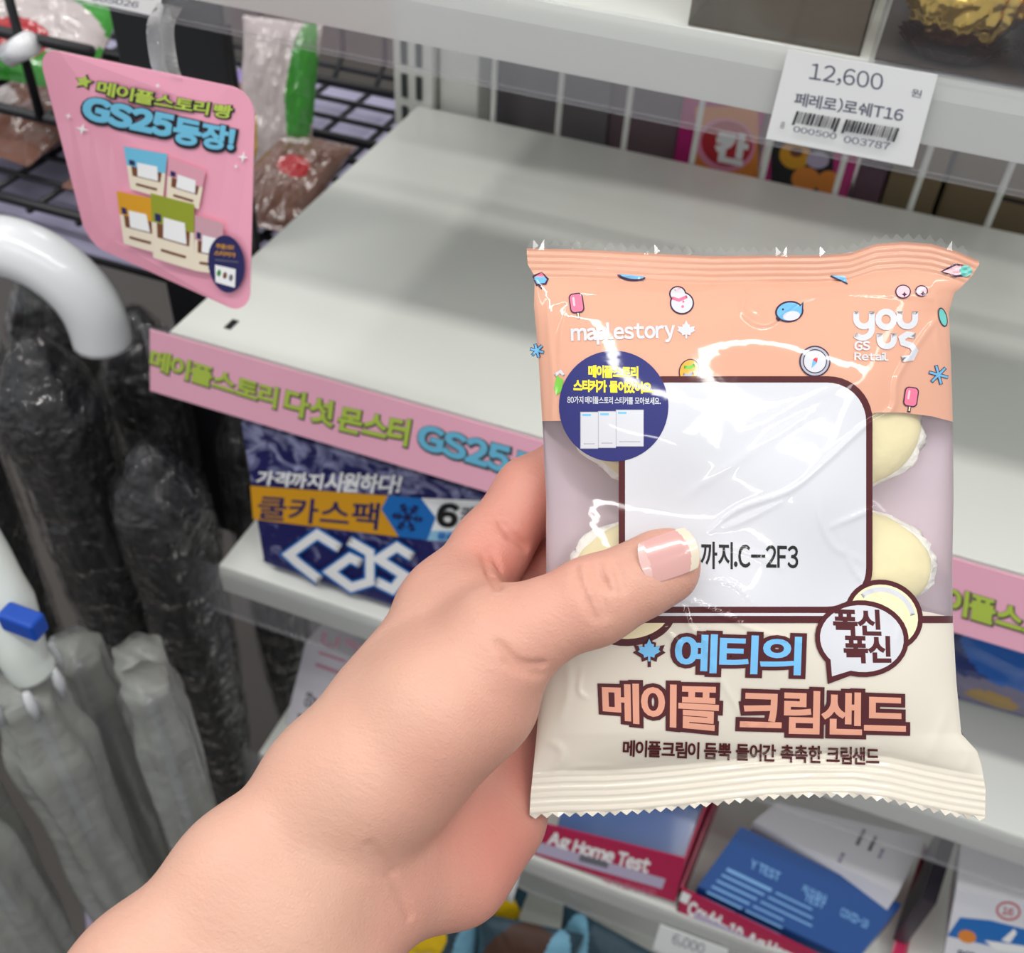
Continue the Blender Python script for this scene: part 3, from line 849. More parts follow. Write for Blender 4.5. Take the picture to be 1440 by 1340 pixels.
def tray(q0, q1, q2, q3, zb, label, side, depth=.12):
    """front panel through four pixels TL TR BR BL; two low side walls and a floor behind it"""
    V = [on_y(q[0], q[1], YF + .0045) for q in (q0, q1, q2, q3)]
    for p in V[2:]: p[2] = max(p[2], zb + .0006)
    e = empty('display_tray', (V[0][0], V[0][1], zb), label, 'tray', 'crimson display trays on the low shelf')
    bk = lambda p, t=.0012: p + np.array([0, t, 0])
    MB().hexa(V + [bk(p) for p in V]).build('front_panel', crimson, e)
    for nm, p, q in (('side_panel', V[0], V[3]), ('side_panel', V[1], V[2])):
        pb = p + np.array([.012, depth, side]); qb = q + np.array([.012, depth, 0]); xx = np.array([.0012, 0, 0])
        MB().hexa([p, pb, qb, q, p + xx, pb + xx, qb + xx, q + xx]).build(nm, crimson, e)
    return e, Art(plane_surf((0, YF + .0045, 0), (0, -1, 0)))


e, ar = tray((690, 1140), (962, 1207), (947, 1268), (676, 1176), Z4, 'crimson display tray reading Ag Home Test, beside the palm of the hand', .04)
wt = INK['white']
ar.text('Covid-19', [(672, 1130), (754, 1160), (750, 1181), (668, 1150)], [(.04, wt)])
ar.text('Ag', [(775, 1170), (803, 1178), (797, 1200), (769, 1191)], [(.05, wt)])
ar.text('Home', [(810, 1182), (866, 1196), (860, 1213), (805, 1197)], [(.05, wt)]); ar.text('Test', [(872, 1198), (916, 1209), (910, 1227), (867, 1215)], [(.05, wt)])
ar.poly([(745, 1180), (936, 1236), (931, 1250), (740, 1195)], INK['lilac'])
ar.line([(815, 1206), (855, 1217)], 9, INK['grey'], rnd=False)
ar.text('자가검사키트', [(850, 1232), (925, 1252), (922, 1262), (846, 1242)], [(.01, pm('rose', (220, 120, 150)))])
ar.build('printed_front', e)
e, ar = tray((957, 1248), (1240, 1386), (1222, 1450), (945, 1300), Z4, 'crimson display tray under the larger blue test box, reading Covid-19', .05)
ar.text('Covid-19', [(972, 1266), (1046, 1306), (1040, 1326), (966, 1284)], [(.06, wt)]); ar.text('Ag Home', [(1054, 1311), (1130, 1345), (1124, 1364), (1048, 1330)], [(.06, wt)])
ar.poly([(978, 1283), (1100, 1342), (1096, 1354), (974, 1296)], INK['lilac']); ar.poly([(960, 1253), (972, 1259), (966, 1272), (955, 1266)], wt)
ar.build('printed_front', e)

e = top_box([(782, 1168), (962, 1206), (1000, 1096), (810, 1056)], .487, .046, 'test_kit_box', testblue, 'dark blue home test box lying in the crimson tray beside the palm', 'test box')
e = top_box([(981, 1246), (1203, 1352), (1268, 1272), (1042, 1162)], .497, .05, 'test_kit_box', testblue, 'bright blue home test box with white print lines, tilted in its crimson tray', 'test box')
q0, q1, q2 = on_y(981, 1246, YF + .014), on_y(1203, 1352, YF + .014), on_z(1042, 1162, .497)
t0 = q0; ar = Art(plane_surf(t0, np.cross(q1 - q0, q2 - q0)), base=3e-4)
pale = pm('print_paleblue', (120, 170, 220))
for x, y, w, h, t in ((1058, 1208, 40, 12, 'Y TEST'), (1130, 1243, 34, 10, '자가검사'), (1133, 1256, 28, 9, 'TEST'), (1184, 1276, 38, 11, 'COVID-19')):
    ar.text(t, [(x, y), (x + w, y + w * .49), (x + w - 3, y + w * .49 + h), (x - 3, y + h)], [(.03, pale)])
for k in range(6):
    x, y = 1022 - 7 * k, 1222 + 8 * k; ln = 150 - 8 * k
    ar.line([(x, y), (x + ln * .42, y + ln * .2)], 3.2 if k else 5, pale, rnd=False); ar.line([(x + ln * .46, y + ln * .22), (x + ln * (.8 + .1 * (k % 3)), y + ln * (.38 + .05 * (k % 3)))], 2.6, pale, rnd=False)
ar.build('printed_top', e)
e = top_box([(1060, 1155), (1262, 1258), (1300, 1178), (1092, 1128)], .492, .045, 'instruction_box', mat('white_card_bright', (232, 232, 238), .35), 'white glossy box with faint grey print behind the bright blue test box', 'box', False)
ar = Art(plane_surf(on_z(1150, 1190, .492), (0, 0, 1)))
for x, y, l in ((1205, 1188, 22), (1222, 1196, 20), (1180, 1212, 12), (1236, 1206, 12)): ar.line([(x, y), (x + l * .5, y - l)], 5, INK['grey'] if l > 15 else INK['lilac'])
ar.build('box_print', e)
p = MB(); a = on_z(1307, 1186, .47); a1 = on_z(1270, 1300, .47)
p.hexa([a + [0, 0, .05], a1 + [0, 0, .05], a1 - [0, 0, .03], a - [0, 0, .03], a + [.012, 0, .05], a1 + [.012, 0, .05], a1 + [.012, 0, -.03], a + [.012, 0, -.03]])
tag(p.build('shelf_divider', mat('dark_divider', (46, 40, 50), .3)), 'dark upright divider between the blue test box and the white airplane box', 'divider')
# white box with the plane picture
V = [on_y(q[0], q[1], YF + .03) for q in ((1345, 1250), (1480, 1278), (1460, 1400), (1322, 1370))]
e = empty('test_kit_box', V[3], 'white box with a blue band, airplane and red round seal', 'test box')
MB().hexa(V + [v + np.array([.004, .09, 0]) for v in V]).build('carton', mat('white_card_bright', (232, 232, 238)), e)
ar = Art(plane_surf((0, YF + .03, 0), (0, -1, 0)))
rd = pm('seal_red', (200, 80, 80))
ar.line(ell(1418, 1281, 16, 12, 10), 3, rd, True); ar.text('16', [(1411, 1275), (1426, 1278), (1424, 1288), (1409, 1285)], [(.03, rd)])
ar.poly([(1350, 1290), (1392, 1294), (1480, 1316), (1470, 1348), (1332, 1316)], INK['blue']); ar.poly(ell(1360, 1317, 13, 9, 15), INK['orange'])
ar.poly([(1384, 1322), (1440, 1330), (1470, 1345), (1400, 1336)], wt); ar.poly([(1408, 1322), (1426, 1306), (1430, 1312), (1420, 1326)], wt)
ar.text('PCR', [(1348, 1336), (1372, 1341), (1370, 1352), (1346, 1347)], [(.03, INK['navy'])])
ar.build('printed_front', e)

# chips on the third shelf at the right, snack bags on the lowest shelf
chipm = [mat('chip_blue', (26, 42, 104), rough=.3, coat=.4, bump=(40, .5, .004)), mat('chip_gold', (150, 120, 60), rough=.35), mat('chip_sky', (30, 90, 170), rough=.3), mat('chip_dark', (24, 22, 34), rough=.3), mat('chip_grey', (110, 104, 130), .4)]
q = on_y(1455, 1020, .56)
pillow('snack_bag', .19, .205, .06, (q[0] + .01, .575, .8), rxyz(-6, 6, 8), spots([(.5, .35, .5, .2, 2), (.2, .62, .12, .1, 1), (.5, .1, .5, .12, 4), (.25, .1, .1, .05, 1)]), chipm,
       'dark blue snack bag with gold and light blue print behind the bread packet', 'snack bag', 11, zmin=.6985)
lowm = [mat('low_teal', (40, 62, 74), rough=.3, coat=.4, bump=(40, .5, .004)), mat('low_yellow', (206, 170, 20), rough=.3), mat('low_sky', (110, 160, 182), rough=.3), mat('low_brown', (70, 46, 36), rough=.4), mat('low_cream', (176, 166, 150), .5)]
for k, (px, py, rz, sp, lab) in enumerate(((600, 1318, 20, [(.3, .8, .4, .18, 1), (.5, .5, .4, .2, 4), (.9, .5, .15, .4, 2)], 'teal snack bag with a yellow corner, below the palm of the hand'),
                                           (668, 1262, -10, [(.5, .8, .5, .2, 1), (.5, .5, .5, .12, 2)], 'yellow and blue snack bag behind the small white price tag on the low rail'),
                                           (740, 1345, 10, [(.5, .5, .5, .5, 3), (.8, .7, .15, .3, 2)], 'brown snack bag with a blue edge on the lowest shelf'),
                                           (845, 1352, -8, [(.5, .5, .3, .3, 4), (.2, .5, .2, .5, 2), (.5, .5, .12, .12, 3)], 'pale blue snack bag with a brown spot on the lowest shelf'))):
    g = on_z(px, py, .29); pillow('snack_bag', .105, .20, .036, (g[0], g[1] + .0, .131 + .105), rxyz(-8, 0, rz), spots(sp), lowm, lab, 'snack bag', 20 + k)

# ------------------------------------------------------------------ top shelf: gold chocolates, clear boxes
Z1 = 1.187
gold = mat('gold_foil', (222, 190, 104), .24, 1, bump=(55, .5, .004)); choc = mat('brown_cup', (58, 30, 24), .5)


def ferrero(x, y, r, lab, seed):
    e = empty('chocolate', (x, y, Z1 + .003), lab, 'chocolate', 'gold wrapped chocolates on the topmost shelf')
    bm = bmesh.new(); bmesh.ops.create_icosphere(bm, subdivisions=5, radius=1)
    V = []
    for q in bm.verts:
        p = q.co.copy(); a = math.atan2(p.y, p.x)
        cr_ = abs(noise.noise(p * 2.6 + Vector((seed, 0, 0)))) + .6 * abs(noise.noise(p * 6 + Vector((seed, 3, 0)))) + .35 * abs(noise.noise(Vector((a * 3, p.z * 1.2, seed)) * 2.0))
        k = 1 + .16 * cr_ - .06
        V.append((x + p.x * r * 1.04 * k, y + p.y * r * 1.04 * k, Z1 + .006 + r * .9 + max(-.86, p.z) * r * .93 * k))
    F = [[v.index for v in f.verts] for f in bm.faces]; bm.free()
    obj('foil_wrapper', V, F, gold, e, None, True)
    m = MB(); n = 60; rg = [(.62, .001), (.74, .002), (1.0, .24)]; V = []
    for rr, h in rg:
        for i in range(n):
            a = 2 * math.pi * i / n; k = 1 + .05 * math.cos(a * 20) * (1 if h > .1 else .3)
            V.append((x + r * rr * k * math.cos(a), y + r * rr * k * math.sin(a), Z1 + .003 + h * r))
    m.add(V, [(j * n + i, j * n + (i + 1) % n, (j + 1) * n + (i + 1) % n, (j + 1) * n + i) for j in range(2) for i in range(n)] + [list(range(n))])
    m.build('paper_cup', choc, e)


gx = .0245; gy = YF + .0262
for (dx, dy, lab) in ((0, 0, 'gold foil chocolate ball just behind the 12,600 price tag'), (.047, .001, 'gold foil chocolate ball cut by the picture edge, beside the one behind the tag'),
                      (.001, .047, 'gold foil chocolate ball in the second row, behind the one at the price tag'), (.047, .048, 'gold foil chocolate ball in the second row at the far corner of the clear box')):
    ferrero(gx + dx, gy + dy, .0228, lab, dx * 90 + dy * 50)
clearbox = film('clear_box', opac=.015, rough=.06, gl=.8)
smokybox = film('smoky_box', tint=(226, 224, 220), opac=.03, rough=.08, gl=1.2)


def open_box(x0, x1, y0, y1, z0, z1, t, name, label, cat, m_=None):
    m = MB(); m.box((x0, y0, z0), (x1, y1, z0 + t)); m.box((x0, y0, z0), (x0 + t, y1, z1)); m.box((x1 - t, y0, z0), (x1, y1, z1)); m.box((x0, y1 - t, z0), (x1, y1, z1)); m.box((x0, y0, z0), (x1, y0 + t, z1))
    m.box((x0, y0, z1), (x1, y1, z1 + t))
    return tag(m.build(name, m_ or clearbox), label, cat)


cb = open_box(gx - .031, gx + .085, gy - .0252, gy + .085, Z1 + .0005, Z1 + .052, .0008, 'clear_box', 'clear plastic box holding the gold foil chocolates', 'box')
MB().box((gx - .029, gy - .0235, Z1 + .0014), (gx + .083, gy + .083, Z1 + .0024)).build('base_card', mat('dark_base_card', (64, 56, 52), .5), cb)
xa = on_z(950, 60, Z1)[0]
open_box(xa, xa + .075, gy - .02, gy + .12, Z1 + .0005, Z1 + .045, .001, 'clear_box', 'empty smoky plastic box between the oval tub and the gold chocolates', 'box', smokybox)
c = on_z(838, -18, Z1); m = MB(); n = 40; V = []; c = c + np.array([0, .035, 0])
for rr, h in ((.0, .001), (.034, .001), (.038, .006), (.046, .05), (.049, .051), (.049, .054)):
    V += [(c[0] + rr * 1.25 * math.cos(2 * math.pi * i / n), c[1] + rr * math.sin(2 * math.pi * i / n), Z1 + h) for i in range(n)]
m.add(V, [(j * n + i, j * n + (i + 1) % n, (j + 1) * n + (i + 1) % n, (j + 1) * n + i) for j in range(5) for i in range(n)])
e = empty('plastic_tub', (c[0], c[1], Z1), 'clear oval plastic tub of brown snacks on the topmost shelf edge', 'tub')
m.build('tub', film('clear_tub', opac=.12, rough=.1, gl=1.6), e, True)
fm_ = MB(); V = []
for rr, h in ((.0, .012), (.02, .013), (.033, .008), (.033, .004)):
    V += [(c[0] + rr * 1.2 * math.cos(2 * math.pi * i / n), c[1] + rr * math.sin(2 * math.pi * i / n), Z1 + h + .003 * noise.noise(Vector((i * .4, rr * 90, 0)))) for i in range(n)]
fm_.add(V, [(j * n + i, j * n + (i + 1) % n, (j + 1) * n + (i + 1) % n, (j + 1) * n + i) for j in range(3) for i in range(n)])
fm_.build('snack_filling', mat('snack_filling', (150, 130, 104), .6, var=.4, varscale=120), e, True)
#@POUCH

# ------------------------------------------------------------------ bread packet
# seam outline of the packet as traced (picture units, depth PZ metres), pillow depth added on both faces
PZ = .281


def interp(P, t):
    P = np.array(P, float); return np.interp(t, P[:, 0], P[:, 1])


LEFT = [(340, 740), (372, 742), (388, 752), (430, 751), (500, 757), (600, 763), (700, 768), (800, 768), (880, 765), (960, 760), (1040, 754), (1090, 749), (1120, 746), (1160, 744)]
RIGHT = [(340, 1374), (372, 1377), (384, 1368), (412, 1342), (440, 1334), (500, 1337), (600, 1340), (700, 1341), (800, 1339), (870, 1340), (960, 1345), (1032, 1352), (1056, 1374), (1075, 1380), (1110, 1386), (1160, 1385)]
TOP = [(740, 349), (800, 350), (860, 353), (930, 357), (1000, 360), (1080, 359), (1150, 359), (1195, 356), (1232, 343), (1270, 340), (1310, 343), (1345, 353), (1374, 366)]
BOT = [(744, 1146), (790, 1143), (850, 1142), (900, 1139), (960, 1133), (1020, 1126), (1080, 1119), (1140, 1116), (1200, 1116), (1250, 1123), (1300, 1135), (1340, 1143), (1386, 1150)]
CREASE = [  # polyline, height mm (towards the viewer), half width px
    ([(771, 400), (772, 470), (778, 540), (776, 590), (780, 690), (776, 790)], .55, 4),
    ([(790, 405), (830, 410), (880, 408), (960, 414), (1010, 404), (1060, 398), (1110, 412)], .45, 4),
    ([(778, 430), (800, 425), (790, 470), (786, 520)], .35, 4),
    ([(1060, 395), (1044, 430), (1056, 450), (1080, 455), (1100, 440), (1130, 420), (1200, 412), (1310, 419)], .55, 4),
    ([(1082, 400), (1094, 412)], .5, 5), ([(1046, 425), (1070, 440)], .5, 5),
    ([(1312, 400), (1322, 440), (1300, 470), (1262, 530), (1255, 575), (1215, 600), (1160, 650), (1110, 690), (1040, 715), (1000, 745)], .6, 4),
    ([(1325, 420), (1318, 470), (1330, 520)], .4, 4),
    ([(1170, 560), (1110, 600), (1020, 660), (960, 700)], .22, 7), ([(1215, 535), (1140, 560), (1040, 610)], .18, 8),
    ([(1338, 690), (1290, 690), (1230, 715), (1170, 740)], .5, 4), ([(1336, 660), (1300, 700), (1280, 760), (1290, 820)], .4, 4),
    ([(1338, 720), (1310, 760), (1312, 830)], .35, 4),
    ([(1150, 700), (1155, 735), (1175, 770), (1215, 790)], .4, 4), ([(1000, 745), (1040, 735), (1100, 705)], .4, 4),
    ([(1005, 770), (1050, 775), (1100, 800)], .3, 4), ([(985, 815), (1030, 820), (1060, 850)], .3, 4),
    ([(1180, 740), (1200, 800), (1240, 840), (1250, 870)], .4, 4), ([(1240, 820), (1270, 850), (1262, 900)], .35, 4),
    ([(940, 838), (985, 850), (1060, 885), (1130, 905)], .45, 3.5), ([(958, 840), (970, 880), (1000, 910), (990, 940)], .4, 3.5),
    ([(915, 868), (950, 900), (960, 915)], .35, 4), ([(985, 880), (1000, 930), (1040, 1000), (1056, 1026)], .4, 3.5),
    ([(1056, 1026), (1080, 1010), (1072, 1020)], .35, 3.5), ([(1145, 1010), (1200, 1040), (1240, 1060)], .18, 8),
    ([(818, 940), (814, 970), (826, 982)], .4, 3.5), ([(790, 900), (800, 960), (790, 1010)], .3, 7), ([(755, 1035), (790, 1055), (780, 1085)], .5, 6),
    ([(780, 1090), (830, 1078), (900, 1084), (980, 1078)], .35, 5), ([(1000, 1085), (1080, 1078), (1160, 1084), (1240, 1090)], .35, 5),
    ([(1340, 1030), (1362, 1060), (1352, 1090)], .5, 6), ([(1345, 970), (1320, 1030), (1300, 1080)], .3, 8), ([(1180, 1080), (1215, 1090), (1235, 1100)], .35, 4),
]
CR_SEG = []
for P, h, wd in CREASE:
    P = np.array(catmull(P, 4))[:, :2]; n = len(P)
    for i in range(n - 1):
        CR_SEG.append((P[i], P[i + 1], h * min(1, (i + 1) / 4, (n - i) / 4), wd * .8))


def pouch_depth(x, y, side=1):
    """depth (m) of the front (side 1) or back (-1) film at picture point(s)"""
    x = np.asarray(x, float); y = np.asarray(y, float)
    l, r, t, b = interp(LEFT, y), interp(RIGHT, y), interp(TOP, x), interp(BOT, x)
    u = np.clip((x - l) / (r - l), 0, 1) * 2 - 1; v = np.clip((y - t) / (b - t), 0, 1)
    sv = np.clip((v - .052) / (.925 - .052), 0, 1) * 2 - 1
    bul = np.maximum(0, 1 - np.abs(u) ** 2.6) ** .62 * np.maximum(0, 1 - np.abs(sv) ** 3.2) ** .62
    d = .0135 * bul
    d = d + .0011 * bul * (np.sin(x * .021 + y * .013) + np.sin(x * .011 - y * .027 + 1.3) * .8)
    if side > 0:
        k = np.zeros_like(d)
        for a, c, h, wd in CR_SEG:
            e = c - a; L2 = e @ e + 1e-9; tt = np.clip(((x - a[0]) * e[0] + (y - a[1]) * e[1]) / L2, 0, 1)
            q = (x - a[0] - tt * e[0]) ** 2 + (y - a[1] - tt * e[1]) ** 2
            wd = wd * 1.25; k = np.maximum(k, h * np.exp(-q / (wd * wd)))
        inside = np.minimum(1, np.minimum((1 - np.abs(u)) * 12, 1)); d = d + .0010 * k * inside
    # crimp ribs of the two end seals
    rib = np.where((v < .050), np.cos((v / .050) * 2 * math.pi * 4.5), 0) + np.where(v > .93, np.cos(((v - .93) / .07) * 2 * math.pi * 5.5), 0)
    # the end seals wave a little; the upper right corner is folded towards the viewer
    wav = np.where(v < .12, (1 - v / .12) * (.0022 * np.sin((x - 740) * .0125) - .004 * np.exp(-((x - 1330) / 60) ** 2)), 0) + np.where(v > .86, (v - .86) / .14 * (.003 * np.sin((x - 700) * .010)), 0)
    return PZ - side * (d + .00012) + wav - (.00034 * rib if side > 0 else -.0007)


# sampled once on a fine lattice
GX0, GY0, GS = 730.0, 330.0, 2.0
_gx, _gy = np.meshgrid(GX0 + GS * np.arange(335), GY0 + GS * np.arange(420))
PG = {1: pouch_depth(_gx, _gy, 1), -1: pouch_depth(_gx, _gy, -1)}


def depth_at(x, y, side=1):
    fx = np.clip((np.asarray(x, float) - GX0) / GS, 0, 333.99); fy = np.clip((np.asarray(y, float) - GY0) / GS, 0, 418.99)
    i, j = fx.astype(int), fy.astype(int); a, b = fx - i, fy - j; G = PG[side]
    return (G[j, i] * (1 - a) + G[j, i + 1] * a) * (1 - b) + (G[j + 1, i] * (1 - a) + G[j + 1, i + 1] * a) * b


def rays(x, y): return np.stack([(x - CX) / FPX, (y - CY) / FPX, np.ones_like(x)], 1) @ CR


def pouch_surf(x, y, off): return CP + ray(x, y) * (float(depth_at(x, y)) - off)
def _many(V, off):
    i, j = np.floor(V[:, 0] / 4), np.floor(V[:, 1] / 4); a, b = V[:, 0] / 4 - i, V[:, 1] / 4 - j
    g = lambda p, q: depth_at((i + p) * 4, (j + q) * 4)
    z = np.where(a + b <= 1, g(0, 0) * (1 - a - b) + g(1, 0) * a + g(0, 1) * b, g(1, 1) * (a + b - 1) + g(0, 1) * (1 - a) + g(1, 0) * (1 - b))
    return CP + rays(V[:, 0], V[:, 1]) * np.asarray(z - off)[:, None]


pouch_surf.many = _many


film_bump = (70, .10, .0015)
peach = mat('peach_print_film', (222, 166, 140), .6, spec=.2, coat=.75, bump=film_bump)
creamf = mat('cream_print_film', (222, 214, 199), .6, spec=.2, coat=.75, bump=film_bump)
window = film('packet_window', opac=.05, rough=.05, bump=film_bump, gl=1.25, haze=(235, 225, 232))
inner = mat('lilac_inner_film', (222, 204, 216), .35, coat=.3, bump=film_bump)
pk = empty('bread_packet', at(1060, 750, PZ), 'peach and cream film packet of cream buns held up in the hand', 'bread packet')


def pouch_mesh(side, nu, vs, name, mats, mfun):
    V, F, M = [], [], []; X = []; Y = []
    sg, vg = np.meshgrid(np.arange(nu + 1) / nu, np.array(vs)); sg, vg = sg.ravel(), vg.ravel()
    if side < 0: sg = .5 - .5 * np.cos(math.pi * sg)
    Y = 347 + 800 * vg
    for _ in range(3):
        l, r = interp(LEFT, Y), interp(RIGHT, Y); X = l + (r - l) * sg; t, b = interp(TOP, X), interp(BOT, X); Y = t + (b - t) * vg
    X, Y = np.array(X), np.array(Y); V = CP + rays(X, Y) * pouch_depth(X, Y, side)[:, None]
    for j in range(len(vs) - 1):
        for i in range(nu):
            q = [j * (nu + 1) + i, j * (nu + 1) + i + 1, (j + 1) * (nu + 1) + i + 1, (j + 1) * (nu + 1) + i]
            F.append(q[::-1] if side > 0 else q); M.append(mfun(vs[j] + 1e-6))
    return obj(name, V, F, mats, pk, M, True)


vs = sorted(set(list(np.linspace(0, .305, 82)) + list(np.linspace(.305, .653, 90)) + list(np.linspace(.653, 1, 96))))
def part_of(lo, hi): return [v for v in vs if lo - 1e-9 <= v <= hi + 1e-9]
pouch_mesh(1, 200, part_of(0, .305), 'upper_film', peach, lambda v: 0)
pouch_mesh(1, 200, part_of(.305, .653), 'window_film', window, lambda v: 0)
pouch_mesh(1, 200, part_of(.653, 1), 'lower_film', creamf, lambda v: 0)
pouch_mesh(-1, 60, list(np.linspace(0, 1, 80)), 'back_film', inner, lambda v: 0)
# saw-tooth clear edges beyond the seals
for nm, edge, sg, ht, m in (('upper_saw_edge', TOP, -1, 9, film('saw_film', opac=.05, rough=.06, gl=1.1)), ('lower_saw_edge', BOT, 1, 6, creamf)):
    V, F = [], []; n = 40; x0, x1 = (742, 1362) if sg < 0 else (745, 1385)
    for i in range(n * 2 + 1):
        x = x0 + (x1 - x0) * i / (2 * n); y = float(interp(edge, x)); dd = float(pouch_depth(np.array(x), np.array(y)))
        base = 4 if sg < 0 else 0
        V += [CP + ray(x, y - sg * 2) * (dd - .0002), CP + ray(x, y + sg * (base + (ht if i % 2 else 0))) * (dd + .0006 * math.sin(i))]
    for i in range(2 * n): F.append([2 * i, 2 * i + 1, 2 * i + 3, 2 * i + 2] if sg < 0 else [2 * i, 2 * i + 2, 2 * i + 3, 2 * i + 1])
    obj(nm, V, F, m, pk)

GL = dict(rough=.6, spec=.2, coat=.75, bump=film_bump)
def gp(n, c): return mat('print_' + n, c, **GL)
MAR = gp('maroon', (78, 20, 26)); WHT = gp('white', (211, 212, 217)); CRM = gp('bread', (244, 232, 190)); NAV = gp('navy', (42, 44, 112)); YEL = gp('yellow', (252, 226, 40))
SKY = gp('sky', (120, 192, 240)); PCH = gp('peach_letters', (228, 162, 136)); BLK = gp('black', (26, 24, 24)); PNK = gp('pink', (240, 120, 150)); PNK2 = gp('palepink', (248, 196, 204))
BLU = gp('blue', (110, 180, 222)); PUR = gp('outline', (60, 34, 66)); GRN = gp('green', (120, 196, 70)); GRY = gp('grey', (176, 176, 186)); TEA = gp('teal', (110, 200, 190)); ORG = gp('orange', (240, 170, 60)); REDD = gp('red', (210, 50, 60))
art = lambda base=2.6e-4: Art(pouch_surf, step=1.5e-5, base=base, maxlen=4.0)
ar = art()
ar.poly(ell(888, 868, 62, 40, -8), MAR); ar.poly(ell(888, 866, 53, 32, -8), CRM)
ar.poly(box2(905, 866, 1340, 876), MAR); ar.poly(box2(905, 838, 1215, 847), MAR); ar.poly(box2(905, 847, 1215, 866), WHT)
ar.poly(rrect(870, 529, 1227, 862, 62, 10), MAR); ar.poly(rrect(879, 538, 1218, 853, 55, 10), WHT)
ar.poly(ell(1243, 866, 56, 50, 25), MAR); ar.poly(ell(1243, 866, 49, 43, 25), CRM); ar.line(ell(1243, 866, 42, 36, 25, 20, 200, 330), 7, WHT)
ar.build('printed_panel', pk, 'plain white rounded panel with a maroon outline')
ar = art(4.6e-4)
ar.poly(ell(1212, 898, 66, 54, 5), MAR); ar.poly([(1160, 918), (1164, 962), (1212, 944)], MAR)
ar.poly(ell(1212, 898, 59, 47, 5), WHT); ar.poly([(1167, 915), (1170, 951), (1206, 940)], WHT)
ar.text('폭신', [(1172, 857), (1236, 859), (1238, 893), (1174, 892)], [(.045, MAR)]); ar.text('폭신', [(1187, 894), (1251, 896), (1252, 931), (1189, 931)], [(.045, MAR)])
ar.build('speech_bubble', pk)
ar = art()
ar.poly(leaf(913, 915, 23), MAR); ar.poly(leaf(913, 914, 16), SKY)
ar.text('예티의', [(952, 892), (1126, 897), (1124, 948), (950, 944)], [(.12, MAR), (.028, SKY)])
ar.text('메이플', [(848, 962), (1010, 966), (1008, 1027), (850, 1012)], [(.12, MAR), (.03, PCH)])
ar.text('크림샌드', [(1044, 970), (1272, 978), (1272, 1034), (1042, 1028)], [(.12, MAR), (.03, PCH)])
ar.build('title_lettering', pk)
ar = art(4.6e-4)
ar.text('메이플크림이 듬뿍 들어간 촉촉한 크림샌드', [(877, 1041), (1236, 1052), (1236, 1076), (876, 1063)], [(.028, MAR)])
ar.build('small_lettering', pk)
ar = art(4.6e-4)
ar.text('까지.C-2F3', [(986, 762), (1122, 765), (1122, 801), (986, 799)], [(.02, BLK)])
ar.build('date_lettering', pk)
ar = art()
ar.text('maplestory', [(803, 456), (948, 451), (949, 480), (804, 485)], [(.035, WHT)]); ar.poly(leaf(965, 463, 13), WHT)
ar.build('brand_lettering', pk)
ar = art()
w = 8.5
def arc(cx, cy, r, a0, a1): return ell(cx, cy, r, r, 0, 14, a0, a1)
ar.line([(1204, 438), (1204, 448)] + arc(1215, 448, 11, 180, 0), w, WHT); ar.line([(1226, 438), (1226, 462)] + arc(1213, 462, 13, 0, 140), w, WHT)
ar.line(arc(1246, 449, 11, 0, 360), w, WHT, True); ar.line([(1265, 438), (1265, 448)] + arc(1276, 448, 11, 180, 0) + [(1287, 438)], w, WHT)
ar.line([(1237, 469), (1237, 477)] + arc(1247, 477, 10, 180, 0) + [(1257, 469)], w, WHT)
ar.line([(1287, 472), (1276, 470), (1268, 475), (1270, 482), (1282, 486), (1287, 493), (1282, 503), (1268, 505)], w, WHT)
ar.text('GS', [(1202, 480), (1223, 480), (1223, 492), (1202, 492)], [(.04, WHT)]); ar.text('Retail', [(1202, 495), (1249, 496), (1249, 507), (1202, 506)], [(.03, WHT)])
ar.build('maker_lettering', pk)
ar = art(4.6e-4)
ar.poly(ell(863, 571, 77, 78, 0, 60), NAV)
ar.text('메이플스토리', [(828, 514), (897, 516), (897, 532), (828, 530)], [(.05, YEL)])
ar.text('스티커가 들어있어요.', [(807, 534), (919, 538), (919, 553), (807, 550)], [(.05, YEL)])
ar.text('80가지 메이플스토리 스티커를 모아보세요.', [(798, 557), (929, 559), (929, 569), (798, 567)], [(.02, WHT)])
for x0, x1, y0 in ((816, 841, 579), (841, 866, 578), (866, 905, 576)):
    ar.poly(box2(x0, y0, x1, y0 + 52), GRY); ar.poly(box2(x0 + 1, y0 + 1, x1, y0 + 51), WHT); ar.poly(box2(x0 + 3, y0 + 3, x0 + 15, y0 + 6), SKY)
    ar.line([(x0 + 5, y0 + 45), (x1 - 5, y0 + 45)], 1.2, GRY)
ar.build('round_badge', pk, 'navy round badge with yellow lettering')


def icon(f):
    a = art(); f(a); a.build('small_icon', pk)


def pop(a, x, y, s, r):
    c, q = math.cos(math.radians(r)), math.sin(math.radians(r)); T = lambda P: [(x + (px * c - py * q) * s, y + (px * q + py * c) * s) for px, py in P]
    a.poly(T(box2(-2.2, 10, 2.2, 20)), PUR); a.poly(T(box2(-1, 10, 1, 18)), CRM); a.poly(T(rrect(-10, -16, 10, 12, 6)), PUR); a.poly(T(rrect(-8.4, -14.4, 8.4, 10.4, 5)), PNK); a.poly(T(rrect(-5, -11, -2, 2, 1.4)), PNK2)


def snow(a, x, y, r, m=BLU):
    for k in range(3):
        t = math.radians(k * 60 + 15); a.line([(x - r * math.cos(t), y - r * math.sin(t)), (x + r * math.cos(t), y + r * math.sin(t))], 5, PUR)
    for k in range(3):
        t = math.radians(k * 60 + 15); a.line([(x - r * math.cos(t), y - r * math.sin(t)), (x + r * math.cos(t), y + r * math.sin(t))], 3, m)


